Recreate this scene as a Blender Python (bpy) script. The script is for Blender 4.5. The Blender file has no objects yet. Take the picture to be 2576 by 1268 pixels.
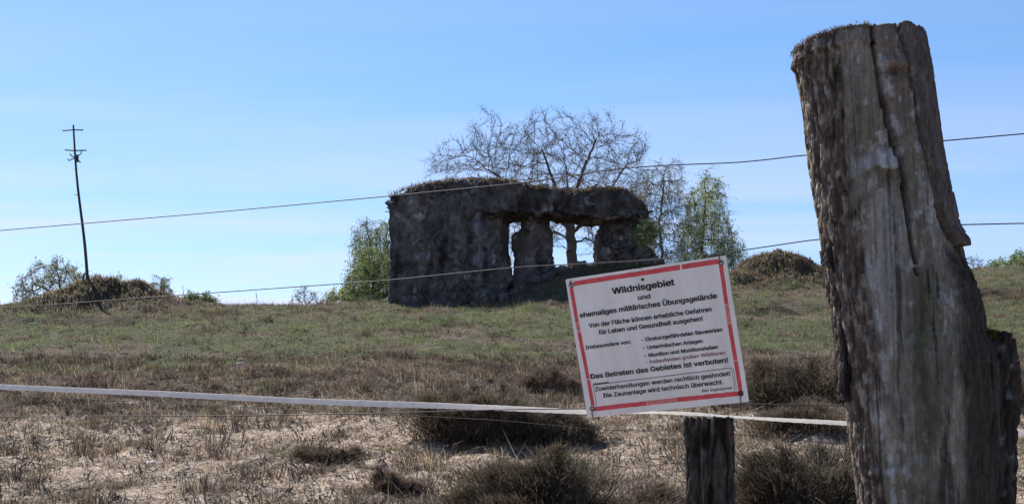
import bpy, math, random
import numpy as np
from mathutils import Vector, kdtree

random.seed(7)
RNG = np.random.default_rng(11)
scene = bpy.context.scene
COL = scene.collection

# ------------------------------------------------------------------ camera
FPX, CX, CY = 3538.0, 1288.0, 634.0          # focal length and centre of the 2576-wide picture
PITCH = math.atan(486.0 / FPX)
EYE = 1.55
cam_data = bpy.data.cameras.new('camera')
cam = bpy.data.objects.new('camera', cam_data)
COL.objects.link(cam)
cam.location = (0, 0, EYE)
cam.rotation_euler = (math.pi / 2 + PITCH, 0, 0)
cam_data.sensor_fit = 'HORIZONTAL'
cam_data.angle = 2 * math.atan(CX / FPX)
cam_data.clip_start = 0.05
cam_data.clip_end = 3000
scene.camera = cam

# ------------------------------------------------------------------ sky, sun, exposure
SUN_AZ, SUN_EL = math.radians(-34), math.radians(47)
world = bpy.data.worlds.new('World')
scene.world = world
world.use_nodes = True
nt = world.node_tree
nt.nodes.clear()
def wn(t, **k):
    n = nt.nodes.new(t)
    for a, v in k.items():
        setattr(n, a, v)
    return n
out = wn('ShaderNodeOutputWorld'); bg = wn('ShaderNodeBackground')
sky = wn('ShaderNodeTexSky', sky_type='NISHITA', sun_disc=False, sun_elevation=SUN_EL, sun_rotation=SUN_AZ,
         altitude=0.0, air_density=1.0, dust_density=0.25, ozone_density=3.5)
hsv = wn('ShaderNodeHueSaturation'); hsv.inputs['Hue'].default_value = 0.498; hsv.inputs['Saturation'].default_value = 1.16
tint = wn('ShaderNodeMix', data_type='RGBA', blend_type='MULTIPLY'); tint.inputs[0].default_value = 1.0
tint.inputs[7].default_value = (0.94, 0.965, 1.03, 1)
geo = wn('ShaderNodeTexCoord'); sep = wn('ShaderNodeSeparateXYZ')
add = wn('ShaderNodeMath', operation='ADD'); add.inputs[1].default_value = 0.06
mx = wn('ShaderNodeMath', operation='MAXIMUM'); mx.inputs[1].default_value = 0.03
dx = wn('ShaderNodeMath', operation='DIVIDE'); dy = wn('ShaderNodeMath', operation='DIVIDE')
comb = wn('ShaderNodeCombineXYZ')
mp = wn('ShaderNodeMapping'); mp.inputs['Scale'].default_value = (0.42, 1.5, 1); mp.inputs['Rotation'].default_value = (0, 0, 0.12); mp.inputs['Location'].default_value = (3.7, 2.15, 0)
noi = wn('ShaderNodeTexNoise'); noi.inputs['Scale'].default_value = 1.0; noi.inputs['Detail'].default_value = 6
noi.inputs['Roughness'].default_value = 0.55; noi.inputs['Distortion'].default_value = 0.7
ramp = wn('ShaderNodeValToRGB')
ramp.color_ramp.elements[0].position = 0.42; ramp.color_ramp.elements[0].color = (0, 0, 0, 1)
ramp.color_ramp.elements[1].position = 0.60; ramp.color_ramp.elements[1].color = (1, 1, 1, 1)
cf = wn('ShaderNodeMath', operation='MULTIPLY'); cf.inputs[1].default_value = 0.7
hz1 = wn('ShaderNodeMath', operation='MULTIPLY'); hz1.inputs[1].default_value = -11.0
hz2 = wn('ShaderNodeMath', operation='EXPONENT'); hz3 = wn('ShaderNodeMath', operation='MULTIPLY'); hz3.inputs[1].default_value = 0.62
hz6 = wn('ShaderNodeMath', operation='MULTIPLY_ADD'); hz6.inputs[1].default_value = 2.6; hz6.inputs[2].default_value = 0.0; hz7 = wn('ShaderNodeMath', operation='MULTIPLY', use_clamp=True)
cm = wn('ShaderNodeMix', data_type='RGBA'); cm.inputs[7].default_value = (5.5, 4.6, 9.6, 1)
cm2 = wn('ShaderNodeMix', data_type='RGBA'); cm2.inputs[7].default_value = (6.0, 5.8, 7.2, 1)
L = nt.links.new
L(geo.outputs['Generated'], sep.inputs[0]); L(sep.outputs[2], mx.inputs[0]); L(mx.outputs[0], add.inputs[0])
L(sep.outputs[0], dx.inputs[0]); L(add.outputs[0], dx.inputs[1]); L(sep.outputs[1], dy.inputs[0]); L(add.outputs[0], dy.inputs[1])
L(dx.outputs[0], comb.inputs[0]); L(dy.outputs[0], comb.inputs[1]); L(comb.outputs[0], mp.inputs[0]); L(mp.outputs[0], noi.inputs[0])
L(noi.outputs[0], ramp.inputs[0]); L(ramp.outputs[0], cf.inputs[0]); L(mx.outputs[0], hz1.inputs[0]); L(hz1.outputs[0], hz2.inputs[0]); L(hz2.outputs[0], hz3.inputs[0]); L(hz2.outputs[0], hz6.inputs[0]); L(hz6.outputs[0], hz7.inputs[0]); L(cf.outputs[0], hz7.inputs[1]); L(hz7.outputs[0], cm2.inputs[0]); L(hz3.outputs[0], cm.inputs[0]); L(cm.outputs[2], cm2.inputs[6])
L(sky.outputs[0], hsv.inputs['Color']); L(hsv.outputs[0], tint.inputs[6]); L(tint.outputs[2], cm.inputs[6])
L(cm2.outputs[2], bg.inputs[0]); L(bg.outputs[0], out.inputs[0])
bg.inputs[1].default_value = 0.08

sun_data = bpy.data.lights.new('sun', 'SUN'); sun_data.energy = 5.0; sun_data.angle = math.radians(0.53)
sun_data.color = (1.0, 0.95, 0.87)
sun = bpy.data.objects.new('sun', sun_data); COL.objects.link(sun)
SDIR = Vector((math.cos(SUN_EL) * math.sin(SUN_AZ), math.cos(SUN_EL) * math.cos(SUN_AZ), math.sin(SUN_EL)))
sun.rotation_euler = SDIR.to_track_quat('Z', 'Y').to_euler()
sun.location = SDIR * 60
scene.view_settings.view_transform = 'Standard'; scene.view_settings.look = 'None'
scene.view_settings.exposure = 0.88; scene.view_settings.gamma = 1.0
scene.view_settings.use_curve_mapping = False
scene.render.engine = 'CYCLES'
scene.cycles.max_bounces = 6; scene.cycles.diffuse_bounces = 3; scene.cycles.transmission_bounces = 3
scene.cycles.transparent_max_bounces = 4; scene.cycles.caustics_reflective = False; scene.cycles.caustics_refractive = False

# ------------------------------------------------------------------ helpers
CP, SP = math.cos(PITCH), math.sin(PITCH)
def P(px, py, d):
    """place of picture point (2576-wide) at distance d straight ahead"""
    u = (np.asarray(px, float) - CX) / FPX; v = (CY - np.asarray(py, float)) / FPX
    yy = CP - v * SP; zz = SP + v * CP
    s = np.asarray(d, float) / yy
    return np.stack(np.broadcast_arrays(u * s, yy * s, EYE + zz * s), -1)
def project(V):
    x, y, z = V[..., 0], V[..., 1], V[..., 2] - EYE
    f = y * CP + z * SP; up = -y * SP + z * CP
    return CX + FPX * x / f, CY - FPX * up / f
def FD(px):
    return 3.175 / (1 + 0.497 * (np.asarray(px, float) - CX) / FPX)     # the fence line runs away to the left

_perm = np.random.default_rng(3).integers(0, 2 ** 31, 4096)
def _h(ix, iy, iz):
    return _perm[(_perm[(_perm[ix & 4095] + iy) & 4095] + iz) & 4095]
_G = np.random.default_rng(5).normal(size=(4096, 3)); _G /= np.linalg.norm(_G, axis=1)[:, None]
def perlin(p):
    i = np.floor(p).astype(np.int64); f = p - i
    w = f * f * f * (f * (f * 6 - 15) + 10)
    r = 0
    for a in (0, 1):
        for b in (0, 1):
            for c in (0, 1):
                g = _G[_h(i[..., 0] + a, i[..., 1] + b, i[..., 2] + c) & 4095]
                dot = g[..., 0] * (f[..., 0] - a) + g[..., 1] * (f[..., 1] - b) + g[..., 2] * (f[..., 2] - c)
                r = r + dot * (w[..., 0] if a else 1 - w[..., 0]) * (w[..., 1] if b else 1 - w[..., 1]) * (w[..., 2] if c else 1 - w[..., 2])
    return r * 1.6
def fbm(p, octv=4, lac=2.03, gain=0.5):
    r = 0; a = 1.0
    for k in range(octv):
        r = r + a * perlin(p + 17.3 * k); p = p * lac; a *= gain
    return r
def worley(p):
    """F1, F2-F1 and cell id of a jittered grid"""
    i = np.floor(p).astype(np.int64)
    f1 = np.full(p.shape[:-1], 9.0); f2 = f1.copy(); cid = np.zeros(p.shape[:-1])
    for a in (-1, 0, 1):
        for b in (-1, 0, 1):
            for c in (-1, 0, 1):
                q = i + np.array([a, b, c]); h = _h(q[..., 0], q[..., 1], q[..., 2])
                j = np.stack([(h & 255) / 255., ((h >> 8) & 255) / 255., ((h >> 16) & 255) / 255.], -1)
                d = np.linalg.norm(q + j - p, axis=-1)
                m = d < f1
                f2 = np.where(m, f1, np.minimum(f2, d)); cid = np.where(m, (h >> 5) & 255, cid); f1 = np.where(m, d, f1)
    return f1, f2 - f1, cid / 255.
def mixc(c, t, f): return c * (1 - f[..., None]) + np.array(t) * f[..., None]
def sm(a, b, x):
    t = np.clip((x - a) / (b - a), 0, 1); return t * t * (3 - 2 * t)
def xy0(x, y, z=0.0):
    return np.stack(np.broadcast_arrays(x, y, z), -1)

def fast_mesh(name, V, F, col=None, smooth=True):
    V = np.asarray(V, np.float32); F = np.asarray(F, np.int32)
    me = bpy.data.meshes.new(name)
    n, k = F.shape
    me.vertices.add(len(V)); me.vertices.foreach_set('co', V.ravel())
    me.loops.add(n * k); me.loops.foreach_set('vertex_index', F.ravel())
    me.polygons.add(n); me.polygons.foreach_set('loop_start', np.arange(0, n * k, k, dtype=np.int32))
    me.update(calc_edges=True)
    me.polygons.foreach_set('use_smooth', np.full(n, bool(smooth)))
    if col is not None:
        ca = me.color_attributes.new('Col', 'FLOAT_COLOR', 'POINT')
        c = np.ones((len(V), 4), np.float32); c[:, :3] = col
        ca.data.foreach_set('color', c.ravel())
    return me
def obj(name, me, mat=None, parent=None, loc=None):
    o = bpy.data.objects.new(name, me); COL.objects.link(o)
    if mat is not None:
        me.materials.append(mat)
    if loc is not None:
        o.location = loc
    if parent is not None:
        o.parent = parent
    return o
def tag(o, label=None, cat=None, group=None, kind=None):
    if label: o['label'] = label
    if cat: o['category'] = cat
    if group: o['group'] = group
    if kind: o['kind'] = kind
    return o
def empty(name, loc, label, cat, group=None):
    o = bpy.data.objects.new(name, None); COL.objects.link(o); o.location = [float(c) for c in loc]
    o.empty_display_size = 0.2
    return tag(o, label, cat, group)
def part(name, V, F, mat, root, col=None, smooth=True):
    """mesh given in world coordinates, hung under root"""
    V = np.asarray(V, float) - np.array(root.matrix_basis.translation)
    return obj(name, fast_mesh(name, V, F, col, smooth), mat, root)
def sub(name, V, F, mat, parent_obj, root, col=None, smooth=True):
    V = np.asarray(V, float) - np.array(root.matrix_basis.translation)
    return obj(name, fast_mesh(name, V, F, col, smooth), mat, parent_obj)

def loft_faces(n, m):
    i = np.arange(n - 1)[:, None]; j = np.arange(m)[None, :]; j2 = (j + 1) % m
    return np.stack([i * m + j, i * m + j2, (i + 1) * m + j2, (i + 1) * m + j], -1).reshape(-1, 4)
def loft(S, rings=6):
    """closed loops S[n,m,3]; ends closed by shrinking rings. Returns grid with end rings"""
    def cap(ring):
        c = ring.mean(0)
        return [c + (ring - c) * (1 - k / rings) * 0.999 + (ring - c) * 0.001 for k in range(1, rings + 1)]
    a = cap(S[0])[::-1]; b = cap(S[-1])
    return np.concatenate([np.array(a), S, np.array(b)], 0)
def grid_normals(G):
    du = np.roll(G, -1, 1) - np.roll(G, 1, 1)
    dv = np.empty_like(G); dv[1:-1] = G[2:] - G[:-2]; dv[0] = G[1] - G[0]; dv[-1] = G[-1] - G[-2]
    n = np.cross(du, dv); l = np.linalg.norm(n, axis=-1, keepdims=True)
    return n / np.maximum(l, 1e-9)
def tube(pts, rad, k=6):
    pts = np.asarray(pts, float); n = len(pts); rad = np.broadcast_to(np.asarray(rad, float), (n,))
    t = np.gradient(pts, axis=0); t /= np.linalg.norm(t, axis=1)[:, None] + 1e-12
    ref = np.array([0, 0, 1.0]) if abs(t[:, 2]).mean() < 0.9 else np.array([1.0, 0, 0])
    a = np.cross(t, ref); a /= np.linalg.norm(a, axis=1)[:, None] + 1e-12
    b = np.cross(t, a)
    th = np.arange(k) * 2 * math.pi / k
    G = pts[:, None] + rad[:, None, None] * (a[:, None] * np.cos(th)[None, :, None] + b[:, None] * np.sin(th)[None, :, None])
    V = np.concatenate([G.reshape(-1, 3), pts[:1], pts[-1:]])
    F = loft_faces(n, k)
    j = np.arange(k); j2 = (j + 1) % k
    c0 = np.stack([np.full(k, n * k), j2, j, j], -1); c1 = np.stack([np.full(k, n * k + 1), (n - 1) * k + j, (n - 1) * k + j2, (n - 1) * k + j2], -1)
    T = np.concatenate([F[:, [0, 1, 2]], F[:, [0, 2, 3]], c0[:, :3], c1[:, :3]])
    return V, T
def join(parts):
    Vs, Fs, o = [], [], 0
    for V, F in parts:
        Vs.append(V); Fs.append(F + o); o += len(V)
    return np.concatenate(Vs), np.concatenate(Fs)
def frusta(A, B, ra, rb, k=4):
    """many loose branch pieces at once"""
    d = B - A; ln = np.linalg.norm(d, axis=1)[:, None] + 1e-9; d = d / ln
    ref = np.where(np.abs(d[:, 2:3]) < 0.9, np.array([[0, 0, 1.0]]), np.array([[1.0, 0, 0]]))
    a = np.cross(d, ref); a /= np.linalg.norm(a, axis=1)[:, None] + 1e-9; b = np.cross(d, a)
    th = np.arange(k) * 2 * math.pi / k
    off = a[:, None] * np.cos(th)[None, :, None] + b[:, None] * np.sin(th)[None, :, None]
    G = np.stack([A[:, None] + off * ra[:, None, None], B[:, None] + d[:, None] * rb[:, None, None] * 0.3 + off * rb[:, None, None]], 1)
    n = len(A)
    j = np.arange(k); q = np.stack([j, (j + 1) % k, k + (j + 1) % k, k + j], -1)
    F = (np.arange(n)[:, None, None] * 2 * k + q[None]).reshape(-1, 4)
    return G.reshape(-1, 3), np.concatenate([F[:, [0, 1, 2]], F[:, [0, 2, 3]]])
def blades(base, h, az, lean, w, col, up=None, tipcol=None):
    """bent blades: 5 points, 3 triangles each"""
    n = len(base)
    if up is None: up = np.tile([0, 0, 1.0], (n, 1))
    dr = np.stack([np.cos(az), np.sin(az), np.zeros(n)], -1)
    sd = np.stack([-np.sin(az + 0.6), np.cos(az + 0.6), np.zeros(n)], -1) * (w / 2)[:, None]
    mid = base + up * (h * 0.6)[:, None] + dr * (lean * 0.35 * h)[:, None]
    tip = base + up * (h * (1 - 0.35 * np.minimum(lean, 1.6)))[:, None] + dr * (lean * h)[:, None]
    V = np.stack([base - sd, base + sd, mid - sd * 0.8, mid + sd * 0.8, tip], 1)
    F = (np.arange(n)[:, None, None] * 5 + np.array([[0, 1, 3], [0, 3, 2], [2, 3, 4]])[None]).reshape(-1, 3)
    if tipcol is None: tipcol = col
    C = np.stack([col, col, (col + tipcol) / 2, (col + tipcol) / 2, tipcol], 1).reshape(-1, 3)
    return V.reshape(-1, 3), F, C
def spikes(base, h, az, lean, w, col, up=None):
    """one triangle a blade, for far or lying grass"""
    n = len(base)
    dr = np.stack([np.cos(az), np.sin(az), np.zeros(n)], -1)
    sd = np.stack([-np.sin(az + 0.5), np.cos(az + 0.5), np.zeros(n)], -1) * (w / 2)[:, None]
    tip = base + (np.array([0, 0, 1.0]) if up is None else up) * (h * np.maximum(1 - 0.45 * lean, 0.08))[:, None] + dr * (lean * h)[:, None]
    V = np.stack([base - sd, base + sd, tip], 1)
    F = np.arange(n * 3).reshape(-1, 3)
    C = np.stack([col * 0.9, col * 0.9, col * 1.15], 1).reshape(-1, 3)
    return V.reshape(-1, 3), F, C
def leaves(c, size, col, rng, droop=0.0):
    """leaf = two triangles folded on the mid rib"""
    n = len(c)
    d = rng.normal(size=(n, 3)); d[:, 2] -= droop; d /= np.linalg.norm(d, axis=1)[:, None]
    s = np.cross(d, rng.normal(size=(n, 3))); s /= np.linalg.norm(s, axis=1)[:, None] + 1e-9
    nn = np.cross(d, s)
    z = size[:, None]
    V = np.stack([c, c + d * z * 0.45 + s * z * 0.34 + nn * z * 0.1, c + d * z, c + d * z * 0.45 - s * z * 0.34 + nn * z * 0.1], 1)
    F = (np.arange(n)[:, None, None] * 4 + np.array([[0, 1, 2], [0, 2, 3]])[None]).reshape(-1, 3)
    return V.reshape(-1, 3), F, np.repeat(col, 4, 0)

# ------------------------------------------------------------------ materials
def new_mat(name):
    m = bpy.data.materials.new(name); m.use_nodes = True
    return m, m.node_tree, m.node_tree.nodes['Principled BSDF'], m.node_tree.nodes['Material Output']
def N(t, typ, **k):
    n = t.nodes.new(typ)
    for a, v in k.items(): setattr(n, a, v)
    return n
def mat_col(name, rough=0.9, scale=8.0, var=0.25, bump=0.0, bscale=None, spec=0.2, transl=0.0, stretch=(1, 1, 1), metal=0.0, flat=None, bdist=0.02):
    """colour attribute (or flat colour) broken up by noise, fine relief, optional translucency"""
    m, t, b, o = new_mat(name)
    tc = N(t, 'ShaderNodeTexCoord'); mp = N(t, 'ShaderNodeMapping'); mp.inputs['Scale'].default_value = stretch
    t.links.new(tc.outputs['Object'], mp.inputs[0])
    nz = N(t, 'ShaderNodeTexNoise'); nz.inputs['Scale'].default_value = scale; nz.inputs['Detail'].default_value = 5; nz.inputs['Roughness'].default_value = 0.65
    t.links.new(mp.outputs[0], nz.inputs[0])
    mr = N(t, 'ShaderNodeMapRange'); mr.inputs[1].default_value = 0.3; mr.inputs[2].default_value = 0.7
    mr.inputs[3].default_value = 1 - var; mr.inputs[4].default_value = 1 + var
    t.links.new(nz.outputs[0], mr.inputs[0])
    mul = N(t, 'ShaderNodeMix', data_type='RGBA', blend_type='MULTIPLY'); mul.inputs[0].default_value = 1
    if flat is None:
        at = N(t, 'ShaderNodeAttribute', attribute_name='Col'); t.links.new(at.outputs['Color'], mul.inputs[6])
    else:
        mul.inputs[6].default_value = (*flat, 1)
    t.links.new(mr.outputs[0], mul.inputs[7])
    t.links.new(mul.outputs[2], b.inputs['Base Color'])
    b.inputs['Roughness'].default_value = rough; b.inputs['Specular IOR Level'].default_value = spec; b.inputs['Metallic'].default_value = metal
    if bump > 0:
        n2 = N(t, 'ShaderNodeTexNoise'); n2.inputs['Scale'].default_value = bscale or scale * 3; n2.inputs['Detail'].default_value = 6; n2.inputs['Roughness'].default_value = 0.7
        t.links.new(mp.outputs[0], n2.inputs[0])
        bp = N(t, 'ShaderNodeBump'); bp.inputs['Strength'].default_value = bump; bp.inputs['Distance'].default_value = bdist
        t.links.new(n2.outputs[0], bp.inputs['Height']); t.links.new(bp.outputs[0], b.inputs['Normal'])
    if transl > 0:
        tr = N(t, 'ShaderNodeBsdfTranslucent'); t.links.new(mul.outputs[2], tr.inputs[0])
        ms = N(t, 'ShaderNodeMixShader'); ms.inputs[0].default_value = transl
        t.links.new(b.outputs[0], ms.inputs[1]); t.links.new(tr.outputs[0], ms.inputs[2]); t.links.new(ms.outputs[0], o.inputs[0])
    return m
M = dict(
    ground=mat_col('heath_ground', 0.95, 13.0, 0.6, 1.0, 30.0, 0.1, bdist=0.09),
    grass=mat_col('grass_blades', 0.8, 3.0, 0.15, spec=0.1, transl=0.35),
    heath=mat_col('heath_twigs', 0.85, 6.0, 0.2, spec=0.1, transl=0.25),
    leaf=mat_col('leaf', 0.6, 2.0, 0.15, spec=0.25, transl=0.6),
    branch=mat_col('tree_bark', 0.9, 6.0, 0.3, spec=0.1),
    concrete=mat_col('weathered_concrete', 0.95, 5.0, 0.35, 1.0, 16.0, 0.1, bdist=0.07),
    wood=mat_col('weathered_trunk', 0.9, 75.0, 0.6, 1.0, 120.0, 0.12, stretch=(1, 1, 0.22), bdist=0.012),
    bark=mat_col('dark_bark', 0.95, 60.0, 0.55, 1.0, 100.0, 0.1, stretch=(1, 1, 0.25), bdist=0.010),
    rust=mat_col('rusty_iron', 0.8, 14.0, 0.3, 0.3, 60.0, 0.3, flat=(0.075, 0.055, 0.045)),
    wire=mat_col('galvanised_wire', 0.6, 60.0, 0.3, flat=(0.045, 0.045, 0.048), spec=0.2, metal=0.2),
    tape=mat_col('white_tape', 0.5, 30.0, 0.06, spec=0.4, flat=(0.92, 0.90, 0.86), transl=0.78),
    stone=mat_col('pale_stone', 0.9, 20.0, 0.3, 0.5, 60.0, 0.2, flat=(0.50, 0.46, 0.42)),
    black=mat_col('black_plastic', 0.5, 20.0, 0.2, flat=(0.015, 0.015, 0.016), spec=0.4),
    white=mat_col('white_plastic', 0.4, 20.0, 0.06, flat=(0.75, 0.76, 0.77), spec=0.4),
)

def mat_trunk(name, grain=0.34, flakes=0.34):
    m, t, b, o = new_mat(name)
    tc = N(t, 'ShaderNodeTexCoord'); at = N(t, 'ShaderNodeAttribute', attribute_name='Col')
    def noise(sc, st, det=5, rough=0.6):
        mp_n = N(t, 'ShaderNodeMapping'); mp_n.inputs['Scale'].default_value = st; mp_n.inputs['Rotation'].default_value = (0, math.radians(-9), 0)
        n = N(t, 'ShaderNodeTexNoise'); n.inputs['Scale'].default_value = sc; n.inputs['Detail'].default_value = det; n.inputs['Roughness'].default_value = rough
        t.links.new(tc.outputs['Object'], mp_n.inputs[0]); t.links.new(mp_n.outputs[0], n.inputs[0]); return n.outputs[0]
    def rng(x, lo, hi, a, c):
        r = N(t, 'ShaderNodeMapRange'); r.inputs[1].default_value = lo; r.inputs[2].default_value = hi; r.inputs[3].default_value = a; r.inputs[4].default_value = c
        t.links.new(x, r.inputs[0]); return r.outputs[0]
    def mul(a, c):
        n = N(t, 'ShaderNodeMath', operation='MULTIPLY'); t.links.new(a, n.inputs[0]); t.links.new(c, n.inputs[1]); return n.outputs[0]
    g1 = noise(190, (1, 1, 0.045)); g2 = noise(70, (1, 1, 0.05), 3); f = noise(85, (1, 1, 0.55), 6, 0.75); fis = noise(46, (1, 1, 0.035), 4, 0.55)
    v = mul(mul(rng(g1, 0.3, 0.7, 1 - grain, 1 + grain), rng(g2, 0.3, 0.7, 0.82, 1.18)), rng(f, 0.3, 0.72, 1 - flakes, 1 + flakes))
    crk = rng(fis, 0.345, 0.40, 0.30, 1.0)
    v = mul(v, crk)
    mx_ = N(t, 'ShaderNodeMix', data_type='RGBA', blend_type='MULTIPLY'); mx_.inputs[0].default_value = 1
    t.links.new(at.outputs['Color'], mx_.inputs[6]); t.links.new(v, mx_.inputs[7]); t.links.new(mx_.outputs[2], b.inputs['Base Color'])
    b.inputs['Roughness'].default_value = 0.9; b.inputs['Specular IOR Level'].default_value = 0.12
    hs = mul(mul(g1, crk), f)
    bp = N(t, 'ShaderNodeBump'); bp.inputs['Strength'].default_value = 1.0; bp.inputs['Distance'].default_value = 0.014
    t.links.new(hs, bp.inputs['Height']); t.links.new(bp.outputs[0], b.inputs['Normal'])
    return m
M['wood'] = mat_trunk('weathered_trunk')

def mat_ground(name):
    m, t, b, o = new_mat(name)
    tc = N(t, 'ShaderNodeTexCoord'); at = N(t, 'ShaderNodeAttribute', attribute_name='Col')
    def noise(sc, det, rough):
        n = N(t, 'ShaderNodeTexNoise'); n.inputs['Scale'].default_value = sc; n.inputs['Detail'].default_value = det; n.inputs['Roughness'].default_value = rough
        t.links.new(tc.outputs['Object'], n.inputs[0]); return n.outputs[0]
    def rng(x, lo, hi, a, c):
        r = N(t, 'ShaderNodeMapRange'); r.inputs[1].default_value = lo; r.inputs[2].default_value = hi; r.inputs[3].default_value = a; r.inputs[4].default_value = c
        t.links.new(x, r.inputs[0]); return r.outputs[0]
    n1, n2, n3 = noise(13, 5, 0.65), noise(24, 4, 0.6), noise(60, 3, 0.6)
    mul = N(t, 'ShaderNodeMix', data_type='RGBA', blend_type='MULTIPLY'); mul.inputs[0].default_value = 1
    t.links.new(at.outputs['Color'], mul.inputs[6]); t.links.new(rng(n1, 0.3, 0.7, 0.55, 1.5), mul.inputs[7])
    lit = N(t, 'ShaderNodeMix', data_type='RGBA'); lit.inputs[7].default_value = (0.085, 0.066, 0.052, 1)
    t.links.new(rng(n2, 0.53, 0.60, 0.0, 0.75), lit.inputs[0]); t.links.new(mul.outputs[2], lit.inputs[6])
    st = N(t, 'ShaderNodeMix', data_type='RGBA'); st.inputs[7].default_value = (0.36, 0.29, 0.22, 1)
    t.links.new(rng(n3, 0.60, 0.66, 0.0, 0.6), st.inputs[0]); t.links.new(lit.outputs[2], st.inputs[6])
    t.links.new(st.outputs[2], b.inputs['Base Color'])
    b.inputs['Roughness'].default_value = 0.95; b.inputs['Specular IOR Level'].default_value = 0.1
    ad = N(t, 'ShaderNodeMath', operation='ADD'); t.links.new(n2, ad.inputs[0]); t.links.new(n3, ad.inputs[1])
    bp = N(t, 'ShaderNodeBump'); bp.inputs['Strength'].default_value = 1.0; bp.inputs['Distance'].default_value = 0.08
    t.links.new(ad.outputs[0], bp.inputs['Height']); t.links.new(bp.outputs[0], b.inputs['Normal'])
    return m
M['ground'] = mat_ground('heath_ground')

# ------------------------------------------------------------------ terrain
_d = np.arange(-80, 420, 0.25)
_z = np.interp(_d, [-80, -10, 2.3, 4, 10, 20, 30, 34, 36.5, 40, 46, 60, 120, 420],
               [-0.3, -0.05, 0.0, 0.17, 1.13, 2.72, 4.31, 4.93, 5.2, 5.33, 5.3, 4.9, 4.2, 3.5])
_k = np.exp(-np.linspace(-2, 2, 13) ** 2); _k /= _k.sum()
_zp = np.convolve(np.pad(_z, 6, mode='edge'), _k, 'valid')
def mound(x, y, cx, cy, rx, ryf, ryb, h, p=1.6):
    ry = np.where(y < cy, ryf, ryb)
    r2 = ((x - cx) / rx) ** 2 + ((y - cy) / ry) ** 2
    return h * np.exp(-r2 ** p)
MOUNDS = [(-9.75, 33.2, 1.75, 1.0, 2.2, 0.72, 1.0), (6.9, 35.6, 1.45, 1.2, 2.2, 0.98, 1.15)]
def H(x, y, fine=True):
    x = np.asarray(x, float); y = np.asarray(y, float)
    z = np.interp(y, _d, _zp)
    z = z + 0.30 * sm(0.5, 5.5, x) * sm(23, 35, y) + 0.62 * sm(8.5, 12.5, x) * sm(26, 38, y) - 0.16 * sm(-5.5, -11, x) * sm(20, 33, y)
    wob = 0.28 * perlin(xy0(x * 0.9, y * 0.9, 3.3))
    for i, (cx, cy, rx, rf, rb, h, p) in enumerate(MOUNDS):
        mm = mound(x + wob, y + wob, cx, cy, rx, rf, rb, 1.0, p)
        z = z + h * mm + 0.16 * np.minimum(mm * 1.5, 1) * fbm(xy0(x * 1.9, y * 1.9, 5.5 + i), 3)
    # bank of earth and rubble in front of the open side of the bunker
    z = z + 0.42 * sm(-0.9, 1.6, x + wob) * (1 - sm(3.6, 6.0, x)) * sm(28.8, 32.6, y + wob) * (1 - sm(36.5, 40, y))
    z = z + 0.44 * sm(-0.75, 1.55, x + wob * 0.6) * (1 - sm(3.2, 4.9, x)) * sm(32.6, 34.1, y + wob * 0.6) * (1 - sm(36.5, 40, y))
    # low spoil heaps and ruts
    z = z + mound(x, y, 5.15, 28.6, 0.7, 0.3, 0.4, 0.16) + mound(x, y, 9.6, 31.2, 1.6, 0.35, 0.6, 0.2) + mound(x, y, 6.6, 30.4, 1.8, 0.5, 0.5, 0.1)
    z = z + mound(x, y, -9.3, 28.9, 2.6, 0.4, 0.6, 0.12)
    far = 1 - sm(60, 140, np.abs(y))
    amp = far * sm(5.0, 9.0, y)
    z = z + 0.11 * amp * perlin(xy0(x * 0.33, y * 0.33, 1.7)) + 0.055 * amp * fbm(xy0(x * 1.1, y * 1.1, 9.1), 3)
    if fine:
        z = z + 0.05 * amp * fbm(xy0(x * 2.9, y * 3.6, 4.4), 3) + 0.02 * amp * perlin(xy0(x * 9.0, y * 9.0, 8.4))
    return z
def ground_at(px, py):
    d = np.arange(3.0, 48, 0.02)
    q = P(px, py, d); g = H(q[:, 0], q[:, 1], False)
    i = np.argmax(q[:, 2] <= g) if (q[:, 2] <= g).any() else len(d) - 1
    hit = np.nonzero(q[:, 2] <= g)[0]
    i = hit[0] if len(hit) else len(d) - 1
    return np.array([q[i, 0], q[i, 1], g[i]])
def zones(x, y):
    """shares of bare sand and of green grass"""
    n1 = fbm(xy0(x * 0.45, y * 0.45, 21.0), 3); n2 = fbm(xy0(x * 1.6, y * 1.6, 31.0), 3); n3 = fbm(xy0(x * 0.22, y * 0.5, 41.0), 2)
    sand = 0.95 * np.exp(-((y - 13.2 - 0.6 * n3) / 1.4) ** 2) + 0.48 * (1 - sm(11.5, 13.5, y)) + 0.30 * np.exp(-((y - 16.2) / 1.6) ** 2) * sm(-0.1, 0.5, n1)
    sand = np.clip(sand + 0.55 * n2 * (sand > 0.08) + 0.25 * n1, 0, 1) * (1 - sm(17, 19, y))
    green = sm(18.4, 22.0, y + 1.9 * n3 + 0.9 * n1 + 1.8 * sm(-1, -4, x)) * (1 - 0.40 * sm(29.0, 32.5, y + 1.6 * n1))
    green = np.clip(green * (0.80 + 1.0 * n1 + 0.5 * n2), 0, 1)
    return sand, green
def axis(lo, a, b, hi, fine, n):
    g = np.linspace(0, 1, n) ** 2.2
    return np.concatenate([(a - (a - lo) * g[1:])[::-1], np.arange(a, b, fine), b + (hi - b) * g])
gx = axis(-400, -15.5, 17, 400, 0.085, 40)
gy = np.concatenate([np.linspace(-60, 2, 25), np.arange(2.5, 8.6, 0.25), np.arange(8.6, 39.5, 0.085), 39.5 + 380 * np.linspace(0, 1, 45) ** 2.2])
GX, GY = np.meshgrid(gx, gy)
GZ = H(GX, GY)
sand, green = zones(GX, GY)
pt = xy0(GX, GY)
SAND = np.array([0.56, 0.44, 0.345]); LIT = np.array([0.17, 0.132, 0.10]); GRN = np.array([0.115, 0.125, 0.065]); DIRT_SHADE = np.array([0.075, 0.06, 0.048])
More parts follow.
